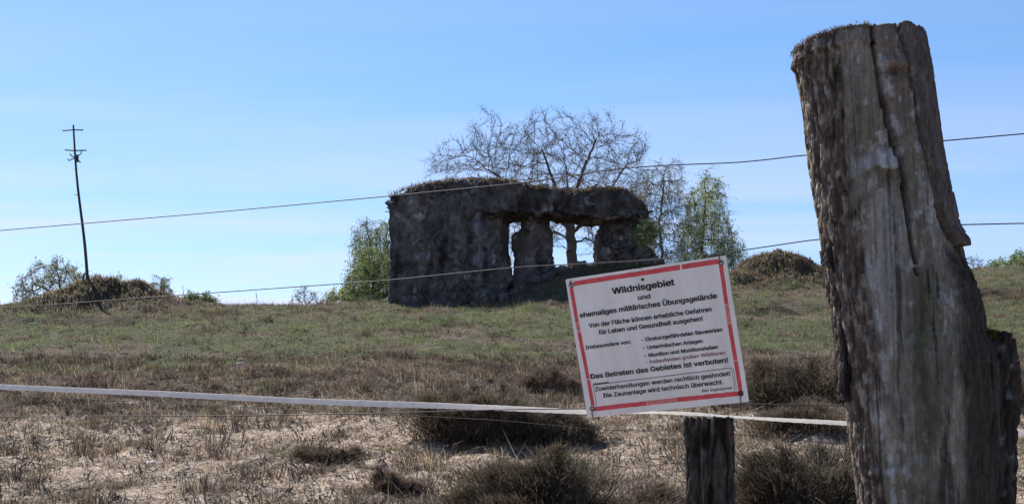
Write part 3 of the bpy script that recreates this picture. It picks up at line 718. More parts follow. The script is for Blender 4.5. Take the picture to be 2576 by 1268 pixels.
def tree(name, label, poly, base, stems, d, dd, n, seed, leafn=0, leafsize=0.05, leafcol=((0.12, 0.17, 0.05),), barkcol=(0.085, 0.075, 0.068), step=0.16, tip=0.006,
         e=2.3, twigs=3, twiglen=0.22, droop=0.0, strand=0, group='trees behind the hill crest', cat='tree', rmax=0.25, trunkcol=None, infl=2.2, kill=0.28, lift=0.0, stemr=None, kink=0.55):
    rng = np.random.default_rng(seed)
    pts = cloud(poly, d, dd, n, rng)
    stems3 = [[P(x, y, d + dz) for (x, y, dz) in st] for st in stems]
    # dense stems
    st2 = []
    for st in stems3:
        st = np.array(st); s = np.concatenate([[0], np.cumsum(np.linalg.norm(np.diff(st, axis=0), axis=1))])
        m = max(3, int(s[-1] / step)); t = np.linspace(0, s[-1], m)
        q = np.stack([np.interp(t, s, st[:, k]) for k in range(3)], -1)
        q[1:-1] += rng.normal(0, step * 0.10, (m - 2, 3)); st2.append(q)
    bz = float(H(st2[0][0][0], st2[0][0][1], False)) - 0.05
    if bz < st2[0][0][2] - step:
        m = int((st2[0][0][2] - bz) / step) + 1
        low = np.stack([np.full(m, st2[0][0][0]), np.full(m, st2[0][0][1]), np.linspace(bz, st2[0][0][2], m, endpoint=False)], -1)
        st2[0] = np.vstack([low, st2[0]])
    nodes, par = colonize(pts, st2, step, infl, kill, 140, rng, lift=lift)
    r = radii(par, tip, e, rmax)
    if stemr:
        o_ = 0
        for si, st in enumerate(st2):
            a_, b_ = stemr[min(si, len(stemr) - 1)]; r[o_:o_ + len(st)] = np.maximum(r[o_:o_ + len(st)], np.linspace(a_, b_, len(st))); o_ += len(st)
    root = empty(name, st2[0][0], label, cat, group)
    ntr = len(st2[0])
    i = np.nonzero(par >= 0)[0]; pi = par[i]
    ra = np.minimum(r[pi], r[i] * 1.25); rb = r[i]
    thick = i < ntr
    V, F = frusta(nodes[pi][thick], nodes[i][thick], ra[thick], rb[thick], 8)
    part('trunk', V, F, M['branch'], root, np.tile(trunkcol or barkcol, (len(V), 1)))
    A, B, RA, RB = [nodes[pi][~thick]], [nodes[i][~thick]], [ra[~thick]], [rb[~thick]]
    # twigs on thin wood
    thin = np.nonzero(r < tip * 3.2)[0]; thin = thin[thin >= ntr]
    anchors = [nodes[thin]]
    src = np.repeat(thin, twigs); p = nodes[src]
    dirv = nodes[src] - nodes[par[src]]; dirv /= np.linalg.norm(dirv, axis=1)[:, None] + 1e-9
    for sgm in range(3):
        dirv = dirv + rng.normal(0, kink, dirv.shape); dirv[:, 2] -= droop * 0.5; dirv /= np.linalg.norm(dirv, axis=1)[:, None]
        q = p + dirv * (twiglen / 3 * rng.uniform(0.5, 1.4, len(p)))[:, None]
        A.append(p); B.append(q); RA.append(np.full(len(p), tip * (0.85 - 0.2 * sgm))); RB.append(np.full(len(p), tip * (0.65 - 0.2 * sgm)))
        anchors.append(q); p = q
    if strand:
        src = rng.choice(thin, strand); p = nodes[src] + rng.normal(0, 0.05, (strand, 3))
        ln = rng.uniform(0.4, 1.2, strand)
        for sgm in range(6):
            q = p + np.stack([rng.normal(0, 0.025, strand), rng.normal(0, 0.025, strand), -ln / 6], -1)
            A.append(p); B.append(q); RA.append(np.full(strand, tip * 0.5)); RB.append(np.full(strand, tip * 0.45))
            anchors += [q, (p + q) / 2]; p = q
    V, F = frusta(np.concatenate(A), np.concatenate(B), np.concatenate(RA), np.concatenate(RB), 3)
    part('branches', V, F, M['branch'], root, np.tile(barkcol, (len(V), 1)))
    if leafn:
        an = np.concatenate(anchors); c = an[rng.integers(0, len(an), leafn)] + rng.normal(0, leafsize * 0.7, (leafn, 3))
        lc = np.array(leafcol)[rng.integers(0, len(leafcol), leafn)] * rng.uniform(0.65, 1.35, leafn)[:, None]
        V, F, C = leaves(c, leafsize * rng.uniform(0.6, 1.4, leafn), lc, rng, 0.8 if strand else 0.0)
        part('leaves', V, F, M['leaf'], root, C, False)
    return root

tree('oak_tree', 'nearly bare spreading oak behind the bunker roof',
     [(1070, 440), (1085, 395), (1160, 372), (1200, 322), (1255, 318), (1290, 345), (1340, 318), (1405, 308), (1440, 328), (1525, 308), (1565, 355), (1632, 355), (1622, 400), (1600, 430), (1640, 480), (1600, 560), (1500, 645), (1450, 560), (1425, 560), (1370, 650), (1275, 640), (1270, 590), (1300, 500), (1180, 450)],
     None, [[(1440, 700, 0), (1438, 640, 0), (1436, 590, 0), (1434, 545, 0)], [(1434, 545, 0), (1410, 500, .3), (1385, 440, .5), (1365, 380, .6)], [(1434, 545, 0), (1450, 480, -.4), (1470, 420, -.5), (1500, 350, -.6)],
            [(1436, 580, 0), (1380, 530, -.5), (1300, 470, -1), (1220, 425, -1.2)], [(1436, 590, 0), (1490, 540, .4), (1540, 470, .9), (1580, 410, 1.0)], [(1436, 565, 0), (1428, 490, 1.2), (1425, 420, 1.8)],
            [(1437, 610, 0), (1400, 585, -.6), (1350, 590, -1)], [(1437, 615, 0), (1470, 600, -.6), (1500, 610, -1)]],
     46, 3.0, 2900, 101, leafn=4500, leafsize=0.05, leafcol=((0.15, 0.115, 0.07), (0.13, 0.12, 0.06), (0.11, 0.085, 0.06)), barkcol=(0.12, 0.10, 0.085), step=0.15, tip=0.0047, e=2.5, twigs=4, twiglen=0.34, droop=-0.35, rmax=0.21, infl=2.0, kill=0.23, lift=0.16, kink=0.36, stemr=[(0.21, 0.15), (0.10, 0.03), (0.10, 0.03), (0.085, 0.025), (0.085, 0.025), (0.07, 0.025), (0.05, 0.02)])
BG = ((0.27, 0.33, 0.14), (0.32, 0.38, 0.18), (0.22, 0.28, 0.12), (0.34, 0.37, 0.20))
tree('birch_tree', 'thin grey birch with sparse leaves just right of the bunker', [(1585, 445), (1640, 412), (1700, 408), (1722, 450), (1735, 520), (1725, 590), (1710, 670), (1615, 670), (1600, 580), (1575, 500)],
     None, [[(1668, 720, 0), (1665, 640, 0), (1660, 560, 0), (1668, 480, 0), (1672, 430, 0)]], 43, 1.3, 800, 102, leafn=7000, leafsize=0.045, leafcol=((0.20, 0.21, 0.12), (0.24, 0.25, 0.14), (0.17, 0.15, 0.10)), barkcol=(0.13, 0.115, 0.10), step=0.14, tip=0.005, twigs=3, twiglen=0.35, droop=0.5, strand=420, rmax=0.06, kill=0.2)
tree('birch_tree', 'light green drooping birch above the upper right corner of the sign', [(1718, 520), (1738, 465), (1765, 436), (1808, 458), (1822, 520), (1845, 575), (1868, 625), (1862, 690), (1715, 690), (1706, 600)],
     None, [[(1768, 740, 0), (1766, 640, 0), (1770, 560, 0), (1776, 500, 0), (1772, 450, 0)]], 44, 1.6, 650, 103, leafn=17000, leafsize=0.047, leafcol=BG, step=0.14, tip=0.006, twigs=3, twiglen=0.3, droop=0.5, strand=700, rmax=0.07, kill=0.2)
tree('birch_tree', 'green birch half hidden by the left wall of the bunker', [(880, 600), (900, 562), (945, 560), (985, 560), (1000, 650), (1000, 750), (880, 755), (865, 700), (900, 645)],
     None, [[(945, 790, 0), (940, 700, 0), (935, 640, 0), (925, 580, 0)], [(943, 720, 0), (965, 640, .2), (975, 570, .3)]], 42, 1.0, 600, 104, leafn=9500, leafsize=0.05, leafcol=((0.22, 0.27, 0.11), (0.22, 0.27, 0.12), (0.15, 0.19, 0.08)), step=0.14, tip=0.006, twigs=3, twiglen=0.3, droop=0.5, strand=650, rmax=0.07, kill=0.2)
SH = 'bushes along the hill crest'
tree('bush', 'dense green bush at the foot of the left bunker wall', [(885, 690), (900, 640), (950, 630), (990, 640), (995, 760), (880, 765), (862, 710)], None, [[(940, 775, 0), (938, 740, 0), (935, 700, 0)]], 39.5, 0.8, 350, 105,
     leafn=7500, leafsize=0.05, leafcol=((0.14, 0.18, 0.07), (0.17, 0.21, 0.08), (0.11, 0.145, 0.06)), step=0.12, tip=0.005, group=SH, cat='bush', rmax=0.04, kill=0.18)
tree('tree', 'broad olive tree left of the mast behind the mound', [(35, 760), (45, 715), (75, 690), (110, 680), (125, 660), (160, 655), (190, 668), (215, 700), (235, 690), (245, 760)], None, [[(150, 790, 0), (150, 740, 0), (150, 700, 0)], [(150, 745, 0), (90, 715, 0)], [(150, 745, 0), (200, 710, .3)]], 52, 1.4, 600, 106,
     leafn=6000, leafsize=0.06, leafcol=((0.19, 0.20, 0.12), (0.22, 0.225, 0.14), (0.16, 0.155, 0.10)), step=0.18, tip=0.009, twigs=3, twiglen=0.3, rmax=0.08, kill=0.26)
tree('tree', 'small light green tree on the mound skyline right of the mast', [(280, 745), (283, 705), (300, 690), (322, 695), (330, 745)], None, [[(305, 775, 0), (305, 735, 0), (304, 700, 0)]], 50, 0.6, 160, 107,
     leafn=2400, leafsize=0.06, leafcol=BG, step=0.15, tip=0.007, strand=120, droop=.4, rmax=0.04)
tree('birch_tree', 'pale thin birch standing right of the mound with the mast', [(370, 720), (385, 700), (410, 690), (432, 702), (440, 725), (436, 750), (375, 750)], None, [[(404, 790, 0), (404, 745, 0), (406, 700, 0)]], 50, 0.7, 260, 108,
     leafn=3000, leafsize=0.055, leafcol=((0.20, 0.22, 0.13), (0.24, 0.25, 0.16)), barkcol=(0.16, 0.15, 0.13), step=0.15, tip=0.007, strand=200, droop=.5, rmax=0.04)
tree('bush', 'small round green bush on the crest right of the pale birch', [(462, 772), (470, 748), (490, 742), (506, 752), (520, 742), (535, 755), (540, 772)], None, [[(500, 785, 0), (500, 762, 0)]], 42, 0.5, 160, 109,
     leafn=3500, leafsize=0.05, leafcol=((0.11, 0.14, 0.055), (0.09, 0.12, 0.05)), step=0.1, tip=0.005, group=SH, cat='bush', rmax=0.03, kill=0.15)
tree('shrub', 'bare grey shrub on the crest left of the yellow green shrub', [(728, 760), (740, 735), (765, 722), (790, 728), (806, 745), (805, 765)], None, [[(768, 780, 0), (768, 755, 0)], [(768, 775, 0), (745, 745, 0)], [(768, 775, 0), (790, 745, 0)]], 41, 0.4, 160, 110,
     leafn=900, leafsize=0.035, leafcol=((0.18, 0.16, 0.11),), barkcol=(0.15, 0.13, 0.11), step=0.1, tip=0.0045, twigs=2, twiglen=0.15, group=SH, cat='shrub', rmax=0.02, kill=0.14)
tree('shrub', 'yellow green shrub on the crest left of the bunker birch', [(812, 762), (820, 742), (845, 735), (870, 728), (892, 735), (900, 765)], None, [[(858, 780, 0), (858, 755, 0)], [(858, 775, 0), (835, 750, 0)]], 41, 0.4, 200, 111,
     leafn=2600, leafsize=0.045, leafcol=((0.24, 0.25, 0.10), (0.20, 0.22, 0.08)), barkcol=(0.14, 0.12, 0.09), step=0.1, tip=0.0045, group=SH, cat='shrub', rmax=0.02, kill=0.14)
tree('shrub', 'bare twiggy shrub at the right edge of the trunk on the skyline', [(2425, 690), (2430, 655), (2450, 642), (2468, 655), (2475, 690)], None, [[(2450, 725, 0), (2450, 690, 0), (2450, 660, 0)]], 43, 0.4, 120, 112,
     leafn=500, leafsize=0.035, leafcol=((0.16, 0.15, 0.09),), barkcol=(0.13, 0.115, 0.10), step=0.1, tip=0.0045, twigs=2, twiglen=0.18, group=SH, cat='shrub', rmax=0.02, kill=0.14)
tree('bush', 'broad green bush on the skyline at the far right edge', [(2455, 720), (2462, 680), (2490, 670), (2515, 655), (2540, 640), (2600, 632), (2660, 660), (2680, 720)], None, [[(2560, 735, 0), (2560, 710, 0), (2560, 670, 0)], [(2560, 725, 0), (2500, 695, 0)], [(2560, 725, 0), (2620, 690, 0)]], 44, 1.0, 420, 113,
     leafn=12000, leafsize=0.055, leafcol=((0.14, 0.18, 0.06), (0.19, 0.22, 0.08), (0.11, 0.15, 0.055)), step=0.13, tip=0.005, group=SH, cat='bush', rmax=0.05, kill=0.18)
tree('bush', 'bright yellow green sprig growing from the right bunker pillar', [(1598, 600), (1604, 570), (1626, 556), (1652, 566), (1656, 590), (1644, 612), (1614, 622)], None, [[(1612, 690, 0), (1616, 630, 0), (1622, 600, 0), (1626, 580, 0)]], 33.35, 0.2, 90, 114,
     leafn=2200, leafsize=0.05, leafcol=((0.36, 0.38, 0.15), (0.28, 0.31, 0.12)), step=0.07, tip=0.004, twigs=2, twiglen=0.12, group=SH, cat='bush', rmax=0.015, kill=0.1)

# dry stalks on the skyline
for (x0, y0, x1, y1, d, lab) in [(459, 719, 466, 752, 36, 'single dry stalk on the crest right of the mast mound'), (644, 735, 647, 766, 36, 'thin dry stalk on the open crest in the left half'),
                                 (2036, 648, 2054, 676, 35.6, 'leaning dry stalk on the mound beside the thick trunk'), (1881, 660, 1890, 690, 35.5, 'dry stalk on the mound beside the sign corner')]:
    a, b = P(x1, y1, d), P(x0, y0, d); a[2] = min(a[2], float(H(a[0], a[1])) - 0.02)
    m = (a + b) / 2 + np.array([0.015, 0, 0])
    V, F = tube([a, m, b], [0.009, 0.007, 0.004], 5)
    rt = empty('dry_stalk', a, lab, 'plant')
    part('stem', V, F, M['branch'], rt, np.tile([0.17, 0.14, 0.10], (len(V), 1)))
    k = 14; tt = np.random.default_rng(int(x0)).uniform(0.6, 1.0, k)
    V, F, C = blades(a + (b - a) * tt[:, None], np.full(k, 0.05), np.random.default_rng(3).uniform(0, 6.28, k), np.full(k, 0.5), np.full(k, 0.01), np.tile([0.2, 0.165, 0.12], (k, 1)))
    part('seed_head', V, F, M['grass'], rt, C, False)

# ------------------------------------------------------------------ mast
mb = P(221, 716, 33.0); mt = P(183, 315, 33.0)
mb[2] = float(H(mb[0], mb[1])) - 0.1
mroot = empty('utility_mast', mb, 'thin leaning iron mast with two crossbars standing on the left mound', 'mast')
def mp_(px, py, dy=0.0):
    q = P(px, py, 33.0); q[1] += dy; return q
t = np.linspace(0, 1, 14)[:, None]
V, F = tube(mb * (1 - t) + mt * t + np.array([[0.02, 0, 0]]) * np.sin(t * 7), np.linspace(0.040, 0.022, 14), 8); part('pole', V, F, M['rust'], mroot)
def bar(name, pts, r, k=5, dy=-0.05):
    V, F = tube([mp_(x, y, dy) for x, y in pts], r, k); return part(name, V, F, M['rust'], mroot)
bar('crossbar', [(159, 331), (185, 328.5), (211, 329)], 0.016)
bar('crossbar', [(165, 379), (190, 380.5), (219, 380)], 0.017)
bar('hook_arm', [(192, 398), (202, 391), (206, 387), (206, 382)], 0.015)
bar('hook_arm', [(192, 398), (182, 394), (177, 388)], 0.014)
bar('hook_arm', [(192, 398), (182, 402), (175, 406), (172, 401)], 0.014)
bar('hook_arm', [(192, 398), (198, 405), (204, 410)], 0.016)
bar('bracket', [(193, 391), (194, 408)], 0.05, 8, -0.02)
bar('step_peg', [(187, 426), (194, 427)], 0.008, 4, 0)
bar('step_peg', [(187, 491), (200, 489)], 0.008, 4, 0)
bar('brace', [(217, 688), (213, 700), (214, 716)], 0.022, 6, -0.12)

# ------------------------------------------------------------------ stones
def stone(name, label, px, py, wpx, hpx, seed, group=None, mat='stone'):
    c = ground_at(px, py); k = c[1] / FPX
    G = block_mesh(wpx / 2 * k, wpx / 2 * k * 0.8, hpx / 2 * k, seed)
    o = obj(name, fast_mesh(name, G.reshape(-1, 3), loft_faces(*G.shape[:2])), M[mat], None, (c[0], c[1], float(H(c[0], c[1])) + hpx * k * 0.30))
    o.rotation_euler = (0.1, 0.15, seed * 1.3)
    return tag(o, label, 'stone', group)
stone('stone', 'pale upper stone of the pair on the slope left of centre', 611, 912, 28, 12, 1)
stone('stone', 'pale lower stone of the pair on the slope left of centre', 605, 922, 22, 10, 2)
stone('stone', 'flat pale stone at the foot of the mast mound', 82, 817, 22, 7, 3)
stone('stone', 'grey stone half sunk in the sand at lower left', 380, 1168, 26, 12, 4)
stone('stone', 'pale stone on the brown heath left of the sign', 1382, 987, 26, 9, 5)
for k, (px, py) in enumerate([(645, 1007), (318, 1105), (585, 1021), (3, 1106), (1020, 982), (890, 1167), (660, 1162), (1425, 1092), (1640, 1190), (540, 1130)]):
    stone('pebble', 'tiny pale pebble lying among the tufts on the sandy slope', px, py, 7, 6, 20 + k, 'pale pebbles on the slope')

# ------------------------------------------------------------------ thick trunk post
TD = 2.78
LE = np.array([(58, 1996), (98, 1990), (112, 2001), (140, 2005), (240, 2020), (380, 2036), (460, 2049), (590, 2068), (700, 2084), (790, 2100), (880, 2116), (930, 2126), (1000, 2134), (1060, 2140), (1150, 2150), (1268, 2163), (2400, 2230), (2800, 2250), (3700, 2280)], float)
RE = np.array([(58, 2322), (150, 2338), (240, 2349), (350, 2364), (420, 2377), (520, 2396), (600, 2410), (640, 2416), (690, 2438), (760, 2462), (830, 2474), (850, 2488), (900, 2506), (1000, 2514), (1268, 2510), (2400, 2560), (2800, 2580), (3700, 2620)], float)
TBOT = 3700
rows = np.concatenate([np.linspace(58, 1300, 480), np.linspace(1310, TBOT, 60)])
NT = 340
th = np.linspace(0, 2 * math.pi, NT, endpoint=False)
# more points on the camera side (theta = -90 deg is towards the camera)
th = th + 0.45 * np.sin(th + math.pi / 2) * 1.0
l3 = P(np.interp(rows, LE[:, 0], LE[:, 1]), rows, TD); r3 = P(np.interp(rows, RE[:, 0], RE[:, 1]), rows, TD)
ctr = (l3 + r3) / 2; half = (r3[:, 0] - l3[:, 0]) / 2
cs, sn = np.cos(th), np.sin(th)
G = np.empty((len(rows), NT, 3))
G[..., 0] = ctr[:, 0, None] + half[:, None] * np.sign(cs) * np.abs(cs) ** 0.92
G[..., 1] = TD + half[:, None] * 0.92 * np.sign(sn) * np.abs(sn) ** 0.95
G[..., 2] = P(CX, rows, TD - 0.12)[:, 2][:, None]
# sloping cut: the left part of the top is lower
pxg, pyg = project(G)
topline = np.interp(pxg, [1985, 2003, 2030, 2060, 2110, 2180, 2200, 2204, 2230, 2262, 2275, 2292, 2305, 2312, 2330], [100, 92, 80, 73, 66, 60, 61, 66, 61, 59, 50, 48, 57, 52, 54])
sh = np.clip(1 - (pyg - 58) / 260.0, 0, 1)
G[..., 2] -= (topline - 58) * sh * TD / FPX
G = G[::-1]                                                   # bottom to top
G = np.concatenate([G, [G[-1].mean(0) + (G[-1] - G[-1].mean(0)) * f for f in (0.93, 0.8, 0.6, 0.4, 0.2, 0.01)]])
nrm = grid_normals(G); nrm[-7:] = nrm[-7:] * 0.3 + np.array([0, 0, 0.7])
pxg, pyg = project(G)
frontm = (G[..., 1] < TD + 0.02)
q = G.copy()
axis_u = (pxg - np.interp(pyg, LE[:, 0], LE[:, 1])) / (np.interp(pyg, RE[:, 0], RE[:, 1]) - np.interp(pyg, LE[:, 0], LE[:, 1]))
# bark: everywhere at the back, left strip and right strip in front
strip_l = np.interp(pyg, [60, 200, 400, 600, 800, 1000, 1268], [0.30, 0.24, 0.20, 0.24, 0.26, 0.22, 0.14])
C1 = np.array([(60, 2193), (82, 2194), (138, 2199), (202, 2212), (261, 2222), (304, 2232), (359, 2246), (416, 2268), (501, 2277), (595, 2291), (657, 2302), (708, 2309), (3000, 2309)], float)
C2 = np.array([(60, 2262), (82, 2266), (146, 2285), (214, 2299), (291, 2312), (358, 2323), (445, 2350), (527, 2365), (581, 2385), (603, 2398), (640, 2420), (3000, 2420)], float)
d1 = pxg - np.interp(pyg, C1[:, 0], C1[:, 1]); d2 = pxg - np.interp(pyg, C2[:, 0], C2[:, 1])
nz_l = fbm(q * np.array([14, 14, 5.0]), 3)
bark = np.clip(1 - sm(-0.04, 0.06, axis_u - strip_l + 0.16 * nz_l), 0, 1)
plate = sm(0, 6, d2) * (1 - sm(598, 622, pyg + 10 * nz_l))
bark = np.where(frontm, np.maximum(bark, plate), 1.0)
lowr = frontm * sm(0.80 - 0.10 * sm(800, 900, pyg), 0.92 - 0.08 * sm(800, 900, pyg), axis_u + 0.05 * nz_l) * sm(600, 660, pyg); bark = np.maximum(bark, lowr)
ridge = 1 - np.abs(fbm(q * np.array([75, 75, 9.0]) + 3, 3)); ridge = sm(0.45, 1.0, ridge)
f1, fe, cid = worley(q * np.array([60, 60, 13.0]) + 0.4 * fbm(q * 20, 2)[..., None])
f1b_, feb_, cidb_ = worley(q * np.array([80, 80, 18.0]) + 0.8 * fbm(q * np.array([48, 48, 30.0]) + 70, 3)[..., None])
disp = bark * (0.0045 * (ridge - 0.6) + 0.002 * (cid - 0.5) - 0.003 * (1 - sm(0, 0.16, fe)))
disp += (1 - bark) * (0.0016 * fbm(q * np.array([46, 46, 7.0]), 4) + 0.0010 * fbm(q * np.array([95, 95, 40.0]), 3))
flake = sm(0.05, 0.4, fbm(q * np.array([16, 16, 9.0]) + 8, 3)) * frontm * (1 - bark)
disp += flake * (0.0022 * (cid - 0.35) - 0.0015 * (1 - sm(0, 0.2, fe)))
disp += 0.004 * fbm(q * np.array([8, 8, 1.6]), 3)
w1 = np.interp(pyg, [58, 120, 200, 350, 500, 600, 700, 712], [2, 4.5, 6.5, 7, 6, 4, 2.2, 0.4]) * (1 + 0.25 * perlin(q * np.array([0.1, 0.1, 45.0])))
g1 = np.where(frontm & (pyg < 716), 1 - sm(0.6, 1.0, np.abs(d1) / w1), 0); disp -= 0.085 * g1 * np.interp(pyg, [58, 110, 180, 600, 710], [0.2, 0.5, 1, 0.7, 0.2])
disp += np.where(frontm, 0.0015 * np.exp(-((d1 - 30) / 22) ** 2) * (1 - sm(380, 560, pyg)), 0)      # swelling right of the split
w2 = np.interp(pyg, [58, 100, 300, 450, 600, 640], [3, 4, 4.5, 5.5, 8, 3]) * (1 + 0.5 * perlin(q * np.array([0.1, 0.1, 60.0])))
g2 = np.where(frontm & (pyg < 650), 1 - sm(0.55, 1.0, np.abs(d2 + 4) / w2), 0); disp -= 0.045 * g2
disp += plate * frontm * 0.0015
kn = np.exp(-(((pxg - 2252) / 26) ** 2 + ((pyg - 160) / 14) ** 2)) * frontm; disp += 0.010 * kn
kd_ = np.exp(-(((pxg - 2256) / 24) ** 2 + ((pyg - 182) / 12) ** 2)) * frontm; disp -= 0.008 * kd_
cl = pyg - np.interp(pxg, [2130, 2160, 2200, 2260, 2270], [452, 440, 424, 420, 420]) + 16 * nz_l
col_w = sm(2125, 2150, pxg) * (1 - sm(2255, 2268, pxg)) * frontm
disp += 0.0025 * col_w * sm(-60, -6, cl) * (1 - sm(-8, 14, cl))
burr = np.exp(-(((pxg - 2325) / 16) ** 2 + ((pyg - 1098) / 20) ** 2)) * frontm; disp += 0.008 * burr * (0.5 + fe)
lump = np.exp(-(((pxg - 2225) / 40) ** 2 + ((pyg - 1192) / 14) ** 2)) * frontm; disp += 0.004 * lump
disp += frontm * (1 - bark) * (0.0012 * (cidb_ - 0.5) - 0.001 * (1 - sm(0, 0.15, feb_)))
disp[-7:] *= 0.5
G2 = G + nrm * disp[..., None]
# splinter tips at the lower end of the right bark plate
sp = frontm & (pyg > 560) & (pyg < 618) & (axis_u > 0.93)
G2[..., 0] += np.where(sp, 0.016 * sm(0.93, 1.0, axis_u) * sm(560, 612, pyg), 0)
# colours
n_a = fbm(q * np.array([22, 22, 8.0]) + 50, 4); n_b = fbm(q * np.array([48, 48, 30.0]) + 70, 4); n_c = fbm(q * np.array([7, 7, 2.5]) + 90, 3)
c = np.tile(np.array([0.190, 0.165, 0.140]), (*G.shape[:2], 1)) * (1 + 0.45 * n_a[..., None])
c = mixc(c, (0.13, 0.115, 0.085), sm(0.0, 0.55, n_c + 0.4 * n_b) * 0.8)
upper = sm(430, 250, pyg) * frontm
c = mixc(c, (0.15, 0.145, 0.105), upper * sm(-0.2, 0.4, n_a) * 0.6)
c = mixc(c, (0.13, 0.098, 0.082), frontm * sm(2190, 2215, pxg) * sm(420, 200, pyg) * 0.75)
c = mixc(c, (0.30, 0.295, 0.30), sm(0.32, 0.62, n_b + 0.25 * n_a) * 0.75)
f1b, feb, cidb = worley(q * np.array([110, 110, 26.0]) + 0.8 * n_b[..., None])
f1c, fec, cidc = worley(q * np.array([36, 36, 5.0]) + 0.9 * n_a[..., None])
c = c * (0.80 + 0.22 * cidb + 0.22 * cidc)[..., None]
fl = ((cidb > 0.86) & (n_a > -0.1)) * sm(0.02, 0.2, feb); c = mixc(c, (0.40, 0.39, 0.38), fl * 0.4)
bk = np.tile(np.array([0.112, 0.088, 0.074]), (*G.shape[:2], 1)) * (0.7 + 0.6 * cidb[..., None]) * (1 + 0.5 * n_b[..., None]) * (0.55 + 0.75 * ridge[..., None])
bk = mixc(bk, (0.30, 0.27, 0.235), sm(0.38, 0.7, n_b + 0.3 * ridge - 0.1) * 0.6)
c = c * (1 - bark[..., None]) + bk * bark[..., None]
pl = plate * frontm
c = mixc(c, (0.10, 0.083, 0.078), pl * 0.8)
# pale scar above the collar, brown moss below it
c = mixc(c, (0.27, 0.275, 0.29), col_w * sm(-60, -20, cl) * (1 - sm(-8, 2, cl)) * (0.55 + 0.4 * n_a))
c = mixc(c, (0.085, 0.065, 0.038), col_w * sm(-4, 4, cl) * (1 - sm(30, 90, cl)) * sm(-0.3, 0.3, n_b) * 0.9)
# smooth grey barkless centre
c = mixc(c, (0.215, 0.20, 0.195), frontm * np.exp(-((pxg - np.interp(pyg, [400, 600, 900], [2225, 2240, 2230])) / 38) ** 2) * sm(440, 520, pyg) * (1 - sm(760, 900, pyg)) * 0.8)
# green algae stain
al = frontm * np.exp(-((pxg - np.interp(pyg, [650, 800, 1000, 1268], [2325, 2320, 2335, 2350]) + 14 * n_a) / np.interp(pyg, [650, 800, 1100, 1300], [18, 34, 50, 60])) ** 2) * sm(640, 740, pyg) * (1 - 0.45 * sm(950, 1200, pyg))
c = mixc(c, (0.055, 0.056, 0.034), np.clip(al * (0.95 + 0.3 * n_b), 0, 0.95))
# pale run of lichen
ru = frontm * np.exp(-((pxg - np.interp(pyg, [560, 700, 880, 1000, 1150, 1268], [2170, 2190, 2222, 2232, 2243, 2250])) / (7 + 5 * n_a)) ** 2) * sm(560, 680, pyg) * sm(-0.25, 0.25, n_b)
c = mixc(c, (0.33, 0.33, 0.34), np.clip(ru, 0, 1) * 0.75)
ru = frontm * np.exp(-((pxg - np.interp(pyg, [480, 560, 620, 700], [2322, 2338, 2352, 2365])) / 6) ** 2) * sm(460, 540, pyg) * sm(690, 600, pyg) * sm(-0.3, 0.3, n_b)
c = mixc(c, (0.32, 0.32, 0.33), np.clip(ru, 0, 1) * 0.6)
c = mixc(c, (0.36, 0.37, 0.39), np.clip(lump * 1.5 * (0.4 + n_b) * sm(1200, 1180, pyg), 0, 0.8))
c = mixc(c, (0.055, 0.045, 0.04), np.clip(kd_ * 0.9, 0, 1))
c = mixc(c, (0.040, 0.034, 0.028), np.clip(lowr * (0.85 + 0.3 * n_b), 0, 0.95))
c[-7:] = mixc(c[-7:], (0.30, 0.26, 0.20), np.full(c[-7:].shape[:2], 0.7))
c[:-7] = c[:-7] * np.array([1.42, 1.45, 1.37])
troot = empty('trunk_post', (ctr[-1, 0], TD, float(H(ctr[-1, 0], TD))), 'massive leaning weathered tree trunk used as a fence post on the right', 'fence post')
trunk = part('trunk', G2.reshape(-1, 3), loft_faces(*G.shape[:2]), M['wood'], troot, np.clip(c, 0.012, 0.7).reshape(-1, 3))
# side stub with the mossy ledge
def strip_solid(name, rows_, left, right, y0, depth, seed, tone, parent=None, mat='bark', ns=150, nt=120, amp=1.0, topcut=None):
    py = np.linspace(rows_[0], rows_[-1], ns)
    lp = np.interp(py, rows_, left); rp = np.interp(py, rows_, right)
    l = P(lp, py, y0); r = P(rp, py, y0); t_ = np.linspace(0, 2 * math.pi, nt, endpoint=False)
    Gs = np.empty((ns, nt, 3)); hw = (r[:, 0] - l[:, 0]) / 2
    Gs[..., 0] = (l[:, 0] + hw)[:, None] + hw[:, None] * np.sign(np.cos(t_)) * np.abs(np.cos(t_)) ** 0.8
    Gs[..., 1] = y0 + depth * np.sign(np.sin(t_)) * np.abs(np.sin(t_)) ** 0.8
    Gs[..., 2] = l[:, 2][:, None]
    Gs = loft(Gs[::-1], 5); n_ = grid_normals(Gs); q_ = Gs + seed
    rd = sm(0.45, 1.0, 1 - np.abs(fbm(q_ * np.array([60, 60, 13.0]), 3)))
    f1_, fe_, cid_ = worley(q_ * np.array([50, 50, 26.0]))
    dd_ = amp * (0.007 * (rd - 0.6) + 0.004 * (cid_ - 0.5) - 0.004 * (1 - sm(0, 0.16, fe_)) + 0.006 * fbm(q_ * 12, 3))
    cc = np.array(tone) * (1 + 0.5 * fbm(q_ * np.array([40, 40, 20.0]), 3)[..., None]) * (0.6 + 0.6 * rd[..., None])
    cc = mixc(cc, (0.22, 0.21, 0.20), sm(0.45, 0.8, fbm(q_ * 36 + 20, 4)) * 0.7)
    return part(name, (Gs + n_ * dd_[..., None]).reshape(-1, 3), loft_faces(*Gs.shape[:2]), M[mat], troot, np.clip(cc, 0.012, 0.6).reshape(-1, 3))
strip_solid('side_stub', [846, 852, 862, 880, 930, 1000, 1100, 1268, TBOT], [2472, 2460, 2444, 2424, 2404, 2394, 2384, 2384, 2444], [2506, 2518, 2526, 2531, 2536, 2539, 2536, 2530, 2590], TD + 0.04, 0.12, 3.0, (0.050, 0.042, 0.036), ns=380)
